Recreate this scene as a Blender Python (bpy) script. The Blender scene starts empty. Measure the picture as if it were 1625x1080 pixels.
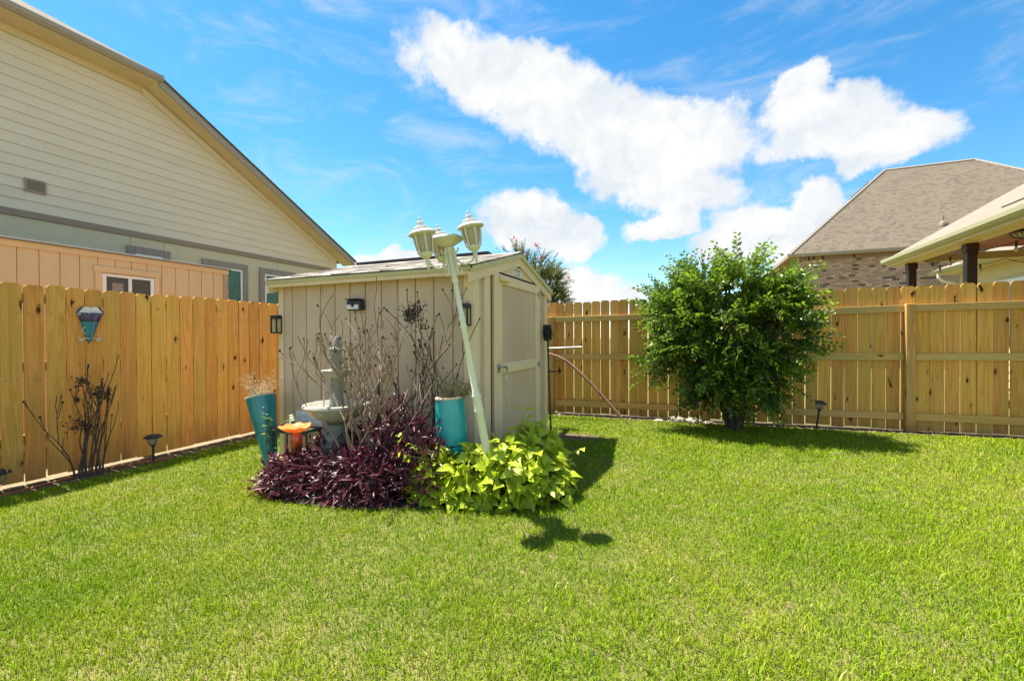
import bpy, bmesh, math, random
import numpy as np
from mathutils import Vector, Matrix, Quaternion

random.seed(7)
rng = np.random.default_rng(11)
SC = bpy.context.scene
COL = SC.collection
R = math.radians

# ------------------------------------------------------------------ camera
F_PX, CAM_H = 689.3, 1.237
yaw, pitch, roll = R(22.53), R(-0.457), R(0.232)
cd = bpy.data.cameras.new('camera')
cam = bpy.data.objects.new('camera', cd)
COL.objects.link(cam)
fw = Vector((-math.sin(yaw) * math.cos(pitch), math.cos(yaw) * math.cos(pitch), math.sin(pitch)))
rt0 = Vector((math.cos(yaw), math.sin(yaw), 0))
up0 = rt0.cross(fw)
rt = rt0 * math.cos(roll) - up0 * math.sin(roll)
up = rt0 * math.sin(roll) + up0 * math.cos(roll)
mc = Matrix((rt, up, -fw)).transposed().to_4x4()
mc.translation = (0, 0, CAM_H)
cam.matrix_world = mc
cd.sensor_width = 36.0
cd.lens = 36.0 * F_PX / 1625.0
cd.clip_start = 0.05
cd.clip_end = 2000
SC.camera = cam


def pix_dir(x, y):
    return (fw + rt * ((x - 812.5) / F_PX) - up * ((y - 540) / F_PX)).normalized()


# ------------------------------------------------------------------ sun, sky, exposure
to_sun = Vector((-0.465, 0.08, 1.0)).normalized()
SUN_EL = math.asin(to_sun.z)
SUN_ROT = math.atan2(to_sun.x, to_sun.y)
sl = bpy.data.lights.new('sun', 'SUN')
sl.energy = 4.6
sl.angle = R(0.53)
sl.color = (1.0, 0.93, 0.80)
sun = bpy.data.objects.new('sun', sl)
COL.objects.link(sun)
sun.rotation_euler = (-to_sun).to_track_quat('-Z', 'Y').to_euler()
sun.location = (-4, 1, 12)

SC.view_settings.view_transform = 'Standard'
SC.view_settings.look = 'None'
SC.view_settings.gamma = 1.0
SC.view_settings.use_curve_mapping = False
SC.view_settings.exposure = 1.68

world = bpy.data.worlds.new('World')
SC.world = world
world.use_nodes = True
wn, wl = world.node_tree.nodes, world.node_tree.links
wn.clear()


def N(nodes, t, **kw):
    n = nodes.new(t)
    for k, v in kw.items():
        setattr(n, k, v)
    return n


def wmath(op, a, b=None, c=None, clamp=False):
    n = N(wn, 'ShaderNodeMath', operation=op, use_clamp=clamp)
    for i, v in enumerate((a, b, c)):
        if v is None:
            continue
        if isinstance(v, (int, float)):
            n.inputs[i].default_value = v
        else:
            wl.new(v, n.inputs[i])
    return n.outputs[0]


def wdot(v, c):
    n = N(wn, 'ShaderNodeVectorMath', operation='DOT_PRODUCT')
    wl.new(v, n.inputs[0])
    n.inputs[1].default_value = tuple(c)
    return n.outputs['Value']


sky = N(wn, 'ShaderNodeTexSky', sky_type='NISHITA')
sky.sun_disc = False
sky.sun_elevation = SUN_EL
sky.sun_rotation = SUN_ROT
sky.air_density = 1.0
sky.dust_density = 0.15
sky.ozone_density = 2.2
hsv = N(wn, 'ShaderNodeHueSaturation')
hsv.inputs['Hue'].default_value = 0.490
hsv.inputs['Saturation'].default_value = 1.34
hsv.inputs['Value'].default_value = 0.55
wl.new(sky.outputs[0], hsv.inputs['Color'])
tc = N(wn, 'ShaderNodeTexCoord')
DIR = tc.outputs['Generated']


def wnoise(scale, detail, rough, vec, dist=0.0):
    n = N(wn, 'ShaderNodeTexNoise')
    n.inputs['Scale'].default_value = scale
    n.inputs['Detail'].default_value = detail
    n.inputs['Roughness'].default_value = rough
    n.inputs['Distortion'].default_value = dist
    wl.new(vec, n.inputs['Vector'])
    return n


# billowing edges: the direction is jittered by noise before the cloud shapes are read
nz = wnoise(9.0, 7, 0.58, DIR)
sub = N(wn, 'ShaderNodeVectorMath', operation='SUBTRACT')
wl.new(nz.outputs['Color'], sub.inputs[0])
sub.inputs[1].default_value = (0.5, 0.5, 0.5)
scl = N(wn, 'ShaderNodeVectorMath', operation='SCALE')
wl.new(sub.outputs[0], scl.inputs[0])
scl.inputs['Scale'].default_value = 0.13
add = N(wn, 'ShaderNodeVectorMath', operation='ADD')
wl.new(DIR, add.inputs[0])
wl.new(scl.outputs[0], add.inputs[1])
JD = add.outputs[0]
cloud_px = [(745, 112, 100, 58, 18), (850, 155, 130, 72, 24), (965, 200, 135, 78, 20), (1075, 225, 120, 70, 15),
            (1020, 275, 100, 55, 12), (1105, 305, 80, 42, 12), (1060, 350, 62, 24, -8), (1265, 152, 46, 52, 0),
            (1310, 200, 105, 62, 14), (1405, 222, 95, 58, 10), (1372, 262, 46, 24, 0), (838, 352, 84, 46, 8),
            (900, 382, 55, 40, 0), (935, 462, 80, 36, 10), (1195, 372, 115, 46, -8), (1292, 338, 62, 40, 0),
            (1330, 390, 140, 40, 0), (628, 412, 68, 14, -4)]
cloud_dirs = []
for (cx, cy, rx, ry, an) in cloud_px:
    c = pix_dir(cx, cy)
    ca, sa = math.cos(R(an)), math.sin(R(an))
    a = pix_dir(cx + rx * ca, cy + rx * sa) - c
    b = pix_dir(cx - ry * sa, cy + ry * ca) - c
    cloud_dirs.append((c, a, b))
# same kind of cumulus out of view, added in number to whiten shaded surfaces
for i in range(24):
    az = yaw + R(72 + (i % 12) * 19 + rng.uniform(-6, 6))
    el = R(rng.uniform(10, 38) if i < 12 else rng.uniform(42, 75))
    c = Vector((-math.sin(az) * math.cos(el), math.cos(az) * math.cos(el), math.sin(el)))
    side = c.cross(Vector((0, 0, 1))).normalized()
    upv = side.cross(c)
    cloud_dirs.append((c, (side + upv * rng.uniform(-.3, .3)) * rng.uniform(.14, .3), upv * rng.uniform(.06, .12)))
acc = None
for (c, a, b) in cloud_dirs:
    u = wdot(JD, a / a.length_squared)
    v = wdot(JD, b / b.length_squared)
    # centre offsets are small because a, b are nearly perpendicular to c
    u = wmath('SUBTRACT', u, float(c.dot(a) / a.length_squared))
    v = wmath('SUBTRACT', v, float(c.dot(b) / b.length_squared))
    q = wmath('ADD', wmath('MULTIPLY', u, u), wmath('MULTIPLY', v, v))
    front = wmath('GREATER_THAN', wdot(DIR, c), 0.3)
    f = wmath('SUBTRACT', wmath('SUBTRACT', 1.42, q), wmath('MULTIPLY', wmath('SUBTRACT', 1.0, front), 50.0))
    acc = f if acc is None else wmath('SMOOTH_MAX', acc, f, 0.35)
n2 = wnoise(16.0, 8, 0.62, DIR)
acc = wmath('ADD', acc, wmath('MULTIPLY', wmath('SUBTRACT', n2.outputs['Fac'], 0.5), 1.7))
mr = N(wn, 'ShaderNodeMapRange', interpolation_type='SMOOTHSTEP')
wl.new(acc, mr.inputs['Value'])
mr.inputs['From Min'].default_value = 0.02
mr.inputs['From Max'].default_value = 0.85
# thin high wisps
mp = N(wn, 'ShaderNodeMapping')
wl.new(DIR, mp.inputs['Vector'])
mp.inputs['Rotation'].default_value = (0.2, 0.35, 0.5)
mp.inputs['Scale'].default_value = (2.2, 4.0, 9.0)
n3 = wnoise(1.6, 9, 0.66, mp.outputs[0], 0.6)
mr3 = N(wn, 'ShaderNodeMapRange', interpolation_type='SMOOTHSTEP')
wl.new(n3.outputs['Fac'], mr3.inputs['Value'])
mr3.inputs['From Min'].default_value = 0.44
mr3.inputs['From Max'].default_value = 0.80
mr3.inputs['To Max'].default_value = 0.55
dens = wmath('MAXIMUM', mr.outputs[0], mr3.outputs[0])
# relief painted into the cloud colour: sunward billows brighter, folds greyer
n4 = wnoise(7.5, 7, 0.56, JD)
sh1 = N(wn, 'ShaderNodeVectorMath', operation='ADD')
wl.new(JD, sh1.inputs[0])
sh1.inputs[1].default_value = tuple(to_sun * 0.035)
n5 = wnoise(7.5, 7, 0.56, sh1.outputs[0])
cr = N(wn, 'ShaderNodeMapRange')
wl.new(wmath('ADD', wmath('SUBTRACT', n4.outputs['Fac'], n5.outputs['Fac']), wmath('MULTIPLY', acc, 0.05)), cr.inputs['Value'])
cr.inputs['From Min'].default_value = -0.07
cr.inputs['From Max'].default_value = 0.15
cmix = N(wn, 'ShaderNodeMix', data_type='RGBA')
wl.new(cr.outputs[0], cmix.inputs['Factor'])
cmix.inputs['A'].default_value = (1.92, 2.07, 2.22, 1)
cmix.inputs['B'].default_value = (2.45, 2.45, 2.43, 1)
smix = N(wn, 'ShaderNodeMix', data_type='RGBA')
wl.new(dens, smix.inputs['Factor'])
wl.new(hsv.outputs[0], smix.inputs['A'])
wl.new(cmix.outputs['Result'], smix.inputs['B'])
bg = N(wn, 'ShaderNodeBackground')
bg.inputs['Strength'].default_value = 0.13
wl.new(smix.outputs['Result'], bg.inputs['Color'])
wo = N(wn, 'ShaderNodeOutputWorld')
wl.new(bg.outputs[0], wo.inputs[0])

SC.cycles.max_bounces = 7
SC.cycles.diffuse_bounces = 4
SC.cycles.transparent_max_bounces = 8


# ------------------------------------------------------------------ materials
def srgb(r, g, b):
    return tuple(((v / 255) / 12.92 if v / 255 <= 0.04045 else ((v / 255 + 0.055) / 1.055) ** 2.4) for v in (r, g, b))


def new_mat(name):
    m = bpy.data.materials.new(name)
    m.use_nodes = True
    nt = m.node_tree
    nt.nodes.clear()
    out = nt.nodes.new('ShaderNodeOutputMaterial')
    bs = nt.nodes.new('ShaderNodeBsdfPrincipled')
    nt.links.new(bs.outputs[0], out.inputs[0])
    return m, nt.nodes, nt.links, bs, out


def rgba(c):
    return (c[0], c[1], c[2], 1.0)


def mat(name, c1, c2=None, scale=6.0, rough=0.7, bump=0.0, bscale=None, stretch=(1, 1, 1), rnd=0.0, spec=0.3,
        metal=0.0, trans=0.0, detail=5, coat=0.0, tcol=None):
    """noise-mottled surface, per-object tint, optional fine relief and leaf translucency"""
    m, nn, ll, bs, out = new_mat(name)
    bs.inputs['Roughness'].default_value = rough
    bs.inputs['Specular IOR Level'].default_value = spec
    bs.inputs['Metallic'].default_value = metal
    bs.inputs['Coat Weight'].default_value = coat
    tcn = nn.new('ShaderNodeTexCoord')
    mpn = nn.new('ShaderNodeMapping')
    mpn.inputs['Scale'].default_value = stretch
    ll.new(tcn.outputs['Object'], mpn.inputs['Vector'])
    oi = nn.new('ShaderNodeObjectInfo')
    off = nn.new('ShaderNodeVectorMath')
    off.operation = 'ADD'
    ll.new(mpn.outputs[0], off.inputs[0])
    m9 = nn.new('ShaderNodeMath')
    m9.operation = 'MULTIPLY'
    m9.inputs[1].default_value = 37.0
    ll.new(oi.outputs['Random'], m9.inputs[0])
    ll.new(m9.outputs[0], off.inputs[1])
    nz = nn.new('ShaderNodeTexNoise')
    nz.inputs['Scale'].default_value = scale
    nz.inputs['Detail'].default_value = detail
    nz.inputs['Roughness'].default_value = 0.6
    ll.new(off.outputs[0], nz.inputs['Vector'])
    mx = nn.new('ShaderNodeMix')
    mx.data_type = 'RGBA'
    rmp = nn.new('ShaderNodeMapRange')
    rmp.inputs['From Min'].default_value = 0.3
    rmp.inputs['From Max'].default_value = 0.7
    ll.new(nz.outputs['Fac'], rmp.inputs['Value'])
    ll.new(rmp.outputs[0], mx.inputs['Factor'])
    c2 = c2 or tuple(v * 0.82 for v in c1)
    mx.inputs['A'].default_value = rgba(c1)
    mx.inputs['B'].default_value = rgba(c2)
    col = mx.outputs['Result']
    if rnd:
        hs = nn.new('ShaderNodeHueSaturation')
        mr_ = nn.new('ShaderNodeMapRange')
        mr_.inputs['To Min'].default_value = 1 - rnd
        mr_.inputs['To Max'].default_value = 1 + rnd
        ll.new(oi.outputs['Random'], mr_.inputs['Value'])
        ll.new(mr_.outputs[0], hs.inputs['Value'])
        ll.new(col, hs.inputs['Color'])
        col = hs.outputs[0]
    ll.new(col, bs.inputs['Base Color'])
    if bump:
        bn = nn.new('ShaderNodeTexNoise')
        bn.inputs['Scale'].default_value = bscale or scale * 6
        bn.inputs['Detail'].default_value = 4
        ll.new(off.outputs[0], bn.inputs['Vector'])
        bp = nn.new('ShaderNodeBump')
        bp.inputs['Strength'].default_value = bump
        bp.inputs['Distance'].default_value = 0.01
        ll.new(bn.outputs['Fac'], bp.inputs['Height'])
        ll.new(bp.outputs[0], bs.inputs['Normal'])
    if trans:
        tr = nn.new('ShaderNodeBsdfTranslucent')
        if tcol:
            tr.inputs['Color'].default_value = rgba(tcol)
        else:
            ll.new(col, tr.inputs['Color'])
        ms = nn.new('ShaderNodeMixShader')
        ms.inputs[0].default_value = trans
        ll.new(bs.outputs[0], ms.inputs[1])
        ll.new(tr.outputs[0], ms.inputs[2])
        ll.new(ms.outputs[0], out.inputs[0])
    return m


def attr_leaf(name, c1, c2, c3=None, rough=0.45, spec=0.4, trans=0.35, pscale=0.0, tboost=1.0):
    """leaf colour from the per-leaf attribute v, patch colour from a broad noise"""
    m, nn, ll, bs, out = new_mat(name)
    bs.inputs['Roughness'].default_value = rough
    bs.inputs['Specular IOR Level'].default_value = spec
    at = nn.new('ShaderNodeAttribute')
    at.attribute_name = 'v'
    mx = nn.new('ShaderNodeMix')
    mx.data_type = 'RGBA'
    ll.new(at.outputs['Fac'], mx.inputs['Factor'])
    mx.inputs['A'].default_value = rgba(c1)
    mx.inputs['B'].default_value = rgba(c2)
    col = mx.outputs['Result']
    if pscale:
        st_ = nn.new('ShaderNodeMath')
        st_.operation = 'SUBTRACT'
        st_.use_clamp = True
        ll.new(at.outputs['Fac'], st_.inputs[0])
        st_.inputs[1].default_value = 1.0
        tcn = nn.new('ShaderNodeTexCoord')
        for sc_, lo, hi, amt in ((pscale, .44, .72, .5), (pscale * 3.7, .5, .78, .45)):
            nz = nn.new('ShaderNodeTexNoise')
            nz.inputs['Scale'].default_value = sc_
            nz.inputs['Detail'].default_value = 4
            ll.new(tcn.outputs['Object'], nz.inputs['Vector'])
            rm = nn.new('ShaderNodeMapRange')
            rm.inputs['From Min'].default_value = lo
            rm.inputs['From Max'].default_value = hi
            rm.inputs['To Max'].default_value = amt
            ll.new(nz.outputs['Fac'], rm.inputs['Value'])
            m2 = nn.new('ShaderNodeMix')
            m2.data_type = 'RGBA'
            ll.new(rm.outputs[0], m2.inputs['Factor'])
            ll.new(col, m2.inputs['A'])
            m2.inputs['B'].default_value = rgba(c3)
            col = m2.outputs['Result']
    if pscale:
        m3 = nn.new('ShaderNodeMix')
        m3.data_type = 'RGBA'
        ll.new(st_.outputs[0], m3.inputs['Factor'])
        ll.new(col, m3.inputs['A'])
        m3.inputs['B'].default_value = (.50, .40, .17, 1)
        col = m3.outputs['Result']
    ll.new(col, bs.inputs['Base Color'])
    tr = nn.new('ShaderNodeBsdfTranslucent')
    hs = nn.new('ShaderNodeHueSaturation')
    hs.inputs['Value'].default_value = tboost
    ll.new(col, hs.inputs['Color'])
    ll.new(hs.outputs[0], tr.inputs['Color'])
    ms = nn.new('ShaderNodeMixShader')
    ms.inputs[0].default_value = trans
    ll.new(bs.outputs[0], ms.inputs[1])
    ll.new(tr.outputs[0], ms.inputs[2])
    ll.new(ms.outputs[0], out.inputs[0])
    return m


def wood_mat(name, ca, cb, knot=(.05, .022, .008), axis='Z', rnd=0.16, knots=True, green=0.0):
    """sawn pine: long grain, cathedral rings, scattered knots, each board its own tone"""
    m, nn, ll, bs, out = new_mat(name)
    bs.inputs['Roughness'].default_value = 0.75
    bs.inputs['Specular IOR Level'].default_value = 0.2
    tcn = nn.new('ShaderNodeTexCoord')
    oi = nn.new('ShaderNodeObjectInfo')
    cmb = nn.new('ShaderNodeCombineXYZ')
    for i, k in enumerate((61.0, 29.0, 43.0)):
        mm = nn.new('ShaderNodeMath')
        mm.operation = 'MULTIPLY'
        mm.inputs[1].default_value = k
        ll.new(oi.outputs['Random'], mm.inputs[0])
        ll.new(mm.outputs[0], cmb.inputs[i])
    ad = nn.new('ShaderNodeVectorMath')
    ad.operation = 'ADD'
    ll.new(tcn.outputs['Object'], ad.inputs[0])
    ll.new(cmb.outputs[0], ad.inputs[1])
    P = ad.outputs[0]

    def mapped(across, along):
        mp_ = nn.new('ShaderNodeMapping')
        mp_.inputs['Scale'].default_value = {'Z': (across, across, along), 'X': (along, across, across),
                                             'Y': (across, along, across)}[axis]
        ll.new(P, mp_.inputs['Vector'])
        return mp_.outputs[0]

    def noise(v, s, d=4, dist=0.0):
        n = nn.new('ShaderNodeTexNoise')
        n.inputs['Scale'].default_value = s
        n.inputs['Detail'].default_value = d
        n.inputs['Distortion'].default_value = dist
        ll.new(v, n.inputs['Vector'])
        return n.outputs['Fac']

    def mapr(v, a, b, c=0.0, d=1.0):
        n = nn.new('ShaderNodeMapRange')
        for k, q in (('From Min', a), ('From Max', b), ('To Min', c), ('To Max', d)):
            n.inputs[k].default_value = q
        ll.new(v, n.inputs['Value'])
        return n.outputs[0]

    def mix(f, a, b):
        n = nn.new('ShaderNodeMix')
        n.data_type = 'RGBA'
        ll.new(f, n.inputs['Factor'])
        for k, q in (('A', a), ('B', b)):
            if isinstance(q, tuple):
                n.inputs[k].default_value = rgba(q)
            else:
                ll.new(q, n.inputs[k])
        return n.outputs['Result']

    # growth rings seen as flat-sawn stripes
    g1 = noise(mapped(14, 0.55), 1.0, 3, 0.7)
    wv = nn.new('ShaderNodeMath')
    wv.operation = 'MULTIPLY'
    wv.inputs[1].default_value = 42.0
    ll.new(g1, wv.inputs[0])
    sn = nn.new('ShaderNodeMath')
    sn.operation = 'SINE'
    ll.new(wv.outputs[0], sn.inputs[0])
    rings = mapr(sn.outputs[0], -1, 1)
    fine = noise(mapped(160, 2.5), 1.0, 3)
    col = mix(rings, ca, cb)
    dk = tuple(v * 0.72 for v in cb)
    col = mix(mapr(fine, .5, .75, 0, .45), col, dk)
    blot = noise(mapped(3.5, 1.3), 1.0, 3)
    gr = (ca[0] * .78, ca[1] * .92, ca[2] * 1.0)
    col = mix(mapr(blot, .42, .68, 0, .55 + green), col, gr)
    h = rings
    if knots:
        vo = nn.new('ShaderNodeTexVoronoi')
        vo.inputs['Scale'].default_value = 1.0
        wob = mapped(8.5, 3.2)
        wz = nn.new('ShaderNodeTexNoise')
        wz.inputs['Scale'].default_value = 3.0
        ll.new(wob, wz.inputs['Vector'])
        wa = nn.new('ShaderNodeVectorMath')
        wa.operation = 'MULTIPLY_ADD'
        ll.new(wz.outputs['Color'], wa.inputs[0])
        wa.inputs[1].default_value = (.5, .5, .5)
        ll.new(wob, wa.inputs[2])
        ll.new(wa.outputs[0], vo.inputs['Vector'])
        wh = nn.new('ShaderNodeSeparateColor')
        ll.new(vo.outputs['Color'], wh.inputs[0])
        rad = mapr(wh.outputs[0], .35, 1.0, 0.0, .16)
        df = nn.new('ShaderNodeMath')
        df.operation = 'SUBTRACT'
        ll.new(rad, df.inputs[0])
        ll.new(vo.outputs['Distance'], df.inputs[1])
        kf = mapr(df.outputs[0], -.035, .02)
        halo = mapr(df.outputs[0], -.16, .0, 0, .42)
        col = mix(halo, col, tuple(v * .5 for v in cb))
        col = mix(kf, col, knot)
    if knots and axis == 'Z':
        # nail heads in pairs at the rails, rain splash at the foot, greyed streaks
        sx_ = nn.new('ShaderNodeSeparateXYZ')
        ll.new(tcn.outputs['Object'], sx_.inputs[0])

        def mth(op, a, b=None):
            n = nn.new('ShaderNodeMath')
            n.operation = op
            for k, q in enumerate((a, b)):
                if q is None:
                    continue
                if isinstance(q, (int, float)):
                    n.inputs[k].default_value = q
                else:
                    ll.new(q, n.inputs[k])
            return n.outputs[0]
        fx = mth('SUBTRACT', mth('ABSOLUTE', sx_.outputs[0]), .036)
        fz = mth('MINIMUM', mth('MINIMUM', mth('ABSOLUTE', mth('SUBTRACT', sx_.outputs[2], .175)), mth('ABSOLUTE', mth('SUBTRACT', sx_.outputs[2], .935))), mth('ABSOLUTE', mth('SUBTRACT', sx_.outputs[2], 1.555)))
        dn = mth('SQRT', mth('ADD', mth('MULTIPLY', fx, fx), mth('MULTIPLY', fz, fz)))
        col = mix(mapr(dn, .0052, .0035), col, (.05, .035, .025))
        streak = noise(mapped(26, .35), 1.0, 4)
        col = mix(mapr(streak, .58, .74, 0, .40), col, (cb[0] * .55, cb[1] * .62, cb[2] * .9))
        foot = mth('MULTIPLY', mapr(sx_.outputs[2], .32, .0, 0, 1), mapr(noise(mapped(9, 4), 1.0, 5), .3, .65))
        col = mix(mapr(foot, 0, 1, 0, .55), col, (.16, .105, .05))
    hs = nn.new('ShaderNodeHueSaturation')
    ll.new(mapr(oi.outputs['Random'], 0, 1, 1 - rnd, 1 + rnd), hs.inputs['Value'])
    m7 = nn.new('ShaderNodeMath')
    m7.operation = 'FRACT'
    m6 = nn.new('ShaderNodeMath')
    m6.operation = 'MULTIPLY'
    m6.inputs[1].default_value = 7.31
    ll.new(oi.outputs['Random'], m6.inputs[0])
    ll.new(m6.outputs[0], m7.inputs[0])
    ll.new(mapr(m7.outputs[0], 0, 1, .492, .51), hs.inputs['Hue'])
    ll.new(col, hs.inputs['Color'])
    ll.new(hs.outputs[0], bs.inputs['Base Color'])
    bp = nn.new('ShaderNodeBump')
    bp.inputs['Strength'].default_value = 0.25
    bp.inputs['Distance'].default_value = 0.003
    ll.new(fine, bp.inputs['Height'])
    ll.new(bp.outputs[0], bs.inputs['Normal'])
    return m


def shingle_mat(name, cols, row=0.14, tab=0.30, bump=0.6):
    """laminated shingles from the UV map in metres"""
    m, nn, ll, bs, out = new_mat(name)
    bs.inputs['Roughness'].default_value = 0.9
    bs.inputs['Specular IOR Level'].default_value = 0.15
    uv = nn.new('ShaderNodeUVMap')
    bt = nn.new('ShaderNodeTexBrick')
    bt.offset = 0.37
    bt.squash = 0.7
    bt.squash_frequency = 3
    bt.inputs['Scale'].default_value = 1.0
    bt.inputs['Brick Width'].default_value = tab
    bt.inputs['Row Height'].default_value = row
    bt.inputs['Mortar Size'].default_value = 0.005
    bt.inputs['Mortar Smooth'].default_value = 0.3
    bt.inputs['Bias'].default_value = -0.45
    bt.inputs['Color1'].default_value = rgba(cols[0])
    bt.inputs['Color2'].default_value = rgba(cols[1])
    bt.inputs['Mortar'].default_value = rgba(cols[2])
    ll.new(uv.outputs[0], bt.inputs['Vector'])
    nz = nn.new('ShaderNodeTexNoise')
    nz.inputs['Scale'].default_value = 1.3
    nz.inputs['Detail'].default_value = 8
    ll.new(uv.outputs[0], nz.inputs['Vector'])
    mx = nn.new('ShaderNodeMix')
    mx.data_type = 'RGBA'
    mx.blend_type = 'MULTIPLY'
    mx.inputs['Factor'].default_value = 1.0
    cr_ = nn.new('ShaderNodeMapRange')
    cr_.inputs['To Min'].default_value = .85
    cr_.inputs['To Max'].default_value = 1.15
    ll.new(nz.outputs['Fac'], cr_.inputs['Value'])
    ll.new(bt.outputs['Color'], mx.inputs['A'])
    ll.new(cr_.outputs[0], mx.inputs['B'])
    ll.new(mx.outputs['Result'], bs.inputs['Base Color'])
    bp = nn.new('ShaderNodeBump')
    bp.inputs['Strength'].default_value = bump
    bp.inputs['Distance'].default_value = 0.02
    bp.invert = True
    ll.new(bt.outputs['Fac'], bp.inputs['Height'])
    ll.new(bp.outputs[0], bs.inputs['Normal'])
    return m


def glass_mat(name, col, rough=0.05):
    m, nn, ll, bs, out = new_mat(name)
    bs.inputs['Base Color'].default_value = rgba(col)
    bs.inputs['Roughness'].default_value = rough
    bs.inputs['Specular IOR Level'].default_value = 0.8
    return m


MT = {}
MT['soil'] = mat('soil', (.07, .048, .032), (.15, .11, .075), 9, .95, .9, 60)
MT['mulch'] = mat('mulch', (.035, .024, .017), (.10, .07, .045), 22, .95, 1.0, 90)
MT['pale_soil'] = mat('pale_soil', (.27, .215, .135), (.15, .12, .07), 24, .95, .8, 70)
MT['turf'] = mat('turf', (.085, .105, .02), (.20, .165, .065), 7, .95, .8, 80)
MT['grass'] = attr_leaf('grass', (.115, .225, .005), (.265, .385, .010), (.36, .39, .022), .6, .12, .3, .7)
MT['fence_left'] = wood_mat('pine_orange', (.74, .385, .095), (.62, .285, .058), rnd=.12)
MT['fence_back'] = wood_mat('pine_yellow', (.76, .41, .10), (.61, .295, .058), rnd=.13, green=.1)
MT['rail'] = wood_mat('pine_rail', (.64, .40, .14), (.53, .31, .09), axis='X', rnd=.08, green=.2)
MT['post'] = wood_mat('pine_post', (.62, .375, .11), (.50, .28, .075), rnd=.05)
MT['shed_wall'] = mat('shed_wall', (.69, .525, .365), (.58, .43, .295), 4.5, .8, .7, 150, (1, 1, .22), rnd=.035)
MT['shed_trim'] = mat('shed_trim', (.80, .635, .42), (.74, .58, .37), 4, .7, .25, 90, rnd=.02)
MT['drip'] = mat('drip_edge', (.56, .52, .26), (.50, .47, .24), 6, .45, 0)
MT['shingle'] = mat('shingle', (.50, .455, .40), (.32, .29, .26), 30, .95, .9, 220, rnd=.6)
MT['dark_gap'] = mat('dark_gap', (.012, .011, .010), rough=.9)
MT['black'] = mat('black_plastic', (.018, .019, .021), (.03, .03, .032), 12, .4, spec=.4)
MT['black_metal'] = mat('black_metal', (.02, .022, .023), (.035, .035, .035), 15, .45, .2, 90, spec=.5)
MT['dark_green_metal'] = mat('dark_green_metal', (.035, .05, .045), (.05, .065, .058), 15, .5, spec=.5)
MT['steel'] = mat('steel', (.55, .57, .58), (.4, .42, .43), 30, .35, metal=.85)
MT['white_plastic'] = mat('white_plastic', (.78, .77, .72), (.7, .69, .64), 8, .5)
MT['vinyl_white'] = mat('vinyl_white', (.80, .80, .78), (.74, .74, .72), 5, .4)
MT['lamp_paint'] = mat('lamp_paint', (.70, .66, .50), (.60, .60, .44), 14, .5, .25, 120, spec=.35)
MT['lamp_roof'] = mat('lamp_roof', (.66, .64, .58), (.56, .53, .46), 18, .6, .4, 120)
MT['lamp_pole'] = mat('lamp_pole', (.80, .77, .58), (.70, .71, .52), 6, .45, .2, 100, spec=.4)
MT['lamp_glass'] = mat('lamp_frosted_glass', (.70, .62, .42), (.60, .52, .34), 8, .3, spec=.5, trans=.45)
MT['teal'] = mat('teal_glaze', (.005, .26, .28), (.004, .18, .22), 7, .22, .08, 60, spec=.6, coat=.3)
MT['teal2'] = mat('turquoise_glaze', (.010, .40, .42), (.006, .28, .35), 9, .25, .08, 60, spec=.6, coat=.3)
MT['terracotta'] = mat('pot_rim', (.60, .50, .38), (.5, .4, .3), 30, .8)
MT['stone'] = mat('cast_stone', (.46, .44, .38), (.30, .29, .25), 14, .9, .8, 90)
MT['blue_stone'] = mat('weathered_blue_stone', (.19, .23, .22), (.29, .29, .25), 12, .85, .7, 80)
MT['rock'] = mat('rock', (.36, .33, .27), (.22, .20, .17), 12, .95, 1.0, 60, rnd=.2)
MT['straw'] = mat('straw', (.62, .47, .30), (.50, .37, .22), 20, .8, trans=.25, rnd=.1)
MT['dry_weed'] = mat('dry_weed', (.20, .18, .09), (.11, .10, .05), 20, .8, trans=.2)
MT['bark_grey'] = mat('bark_grey', (.40, .29, .20), (.21, .15, .10), 40, .9, .6, 200)
MT['bark_dark'] = mat('bark_dark', (.12, .09, .068), (.05, .038, .03), 40, .9, .6, 200)
MT['pod'] = mat('seed_pod', (.035, .026, .022), (.06, .045, .035), 40, .9)
MT['trunk'] = mat('trunk', (.10, .08, .06), (.05, .04, .03), 20, .9, .8, 80)
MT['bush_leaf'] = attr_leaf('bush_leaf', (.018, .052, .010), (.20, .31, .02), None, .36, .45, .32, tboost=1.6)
MT['crape_leaf'] = attr_leaf('crape_leaf', (.055, .10, .02), (.22, .23, .05), None, .45, .35, .3, tboost=1.4)
MT['crape_flower'] = mat('crape_flower', (.55, .10, .16), (.65, .22, .22), 20, .8, trans=.3)
MT['purple_leaf'] = mat('purple_leaf', (.075, .014, .034), (.17, .05, .062), 14, .40, spec=.38, rnd=.6, trans=.2,
                        tcol=(.16, .02, .06))
MT['purple_stem'] = mat('purple_stem', (.09, .02, .04), (.14, .05, .05), 14, .45)
MT['lime_leaf'] = mat('lime_leaf', (.46, .54, .022), (.36, .46, .018), 10, .42, spec=.35, rnd=.22, trans=.42)
MT['lime_stem'] = mat('lime_stem', (.26, .34, .06), (.2, .3, .05), 10, .6)
MT['weed_leaf'] = mat('weed_leaf', (.14, .22, .03), (.10, .17, .025), 10, .5, trans=.35)
MT['petal'] = mat('petal', (.62, .66, .52), (.5, .56, .4), 10, .6, trans=.2)
MT['orange_glass'] = mat('orange_glass', (.85, .22, .06), (.90, .52, .16), 9, .18, spec=.6, trans=.35, coat=.3)
MT['red_glass'] = mat('red_glass', (.72, .05, .03), (.85, .20, .04), 10, .15, spec=.6, trans=.25, coat=.4)
MT['tile_white'] = mat('tile_white', (.80, .79, .72), (.74, .73, .66), 8, .25)
MT['tile_navy'] = mat('tile_navy', (.012, .018, .10), (.10, .06, .16), 30, .2, spec=.6)
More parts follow.
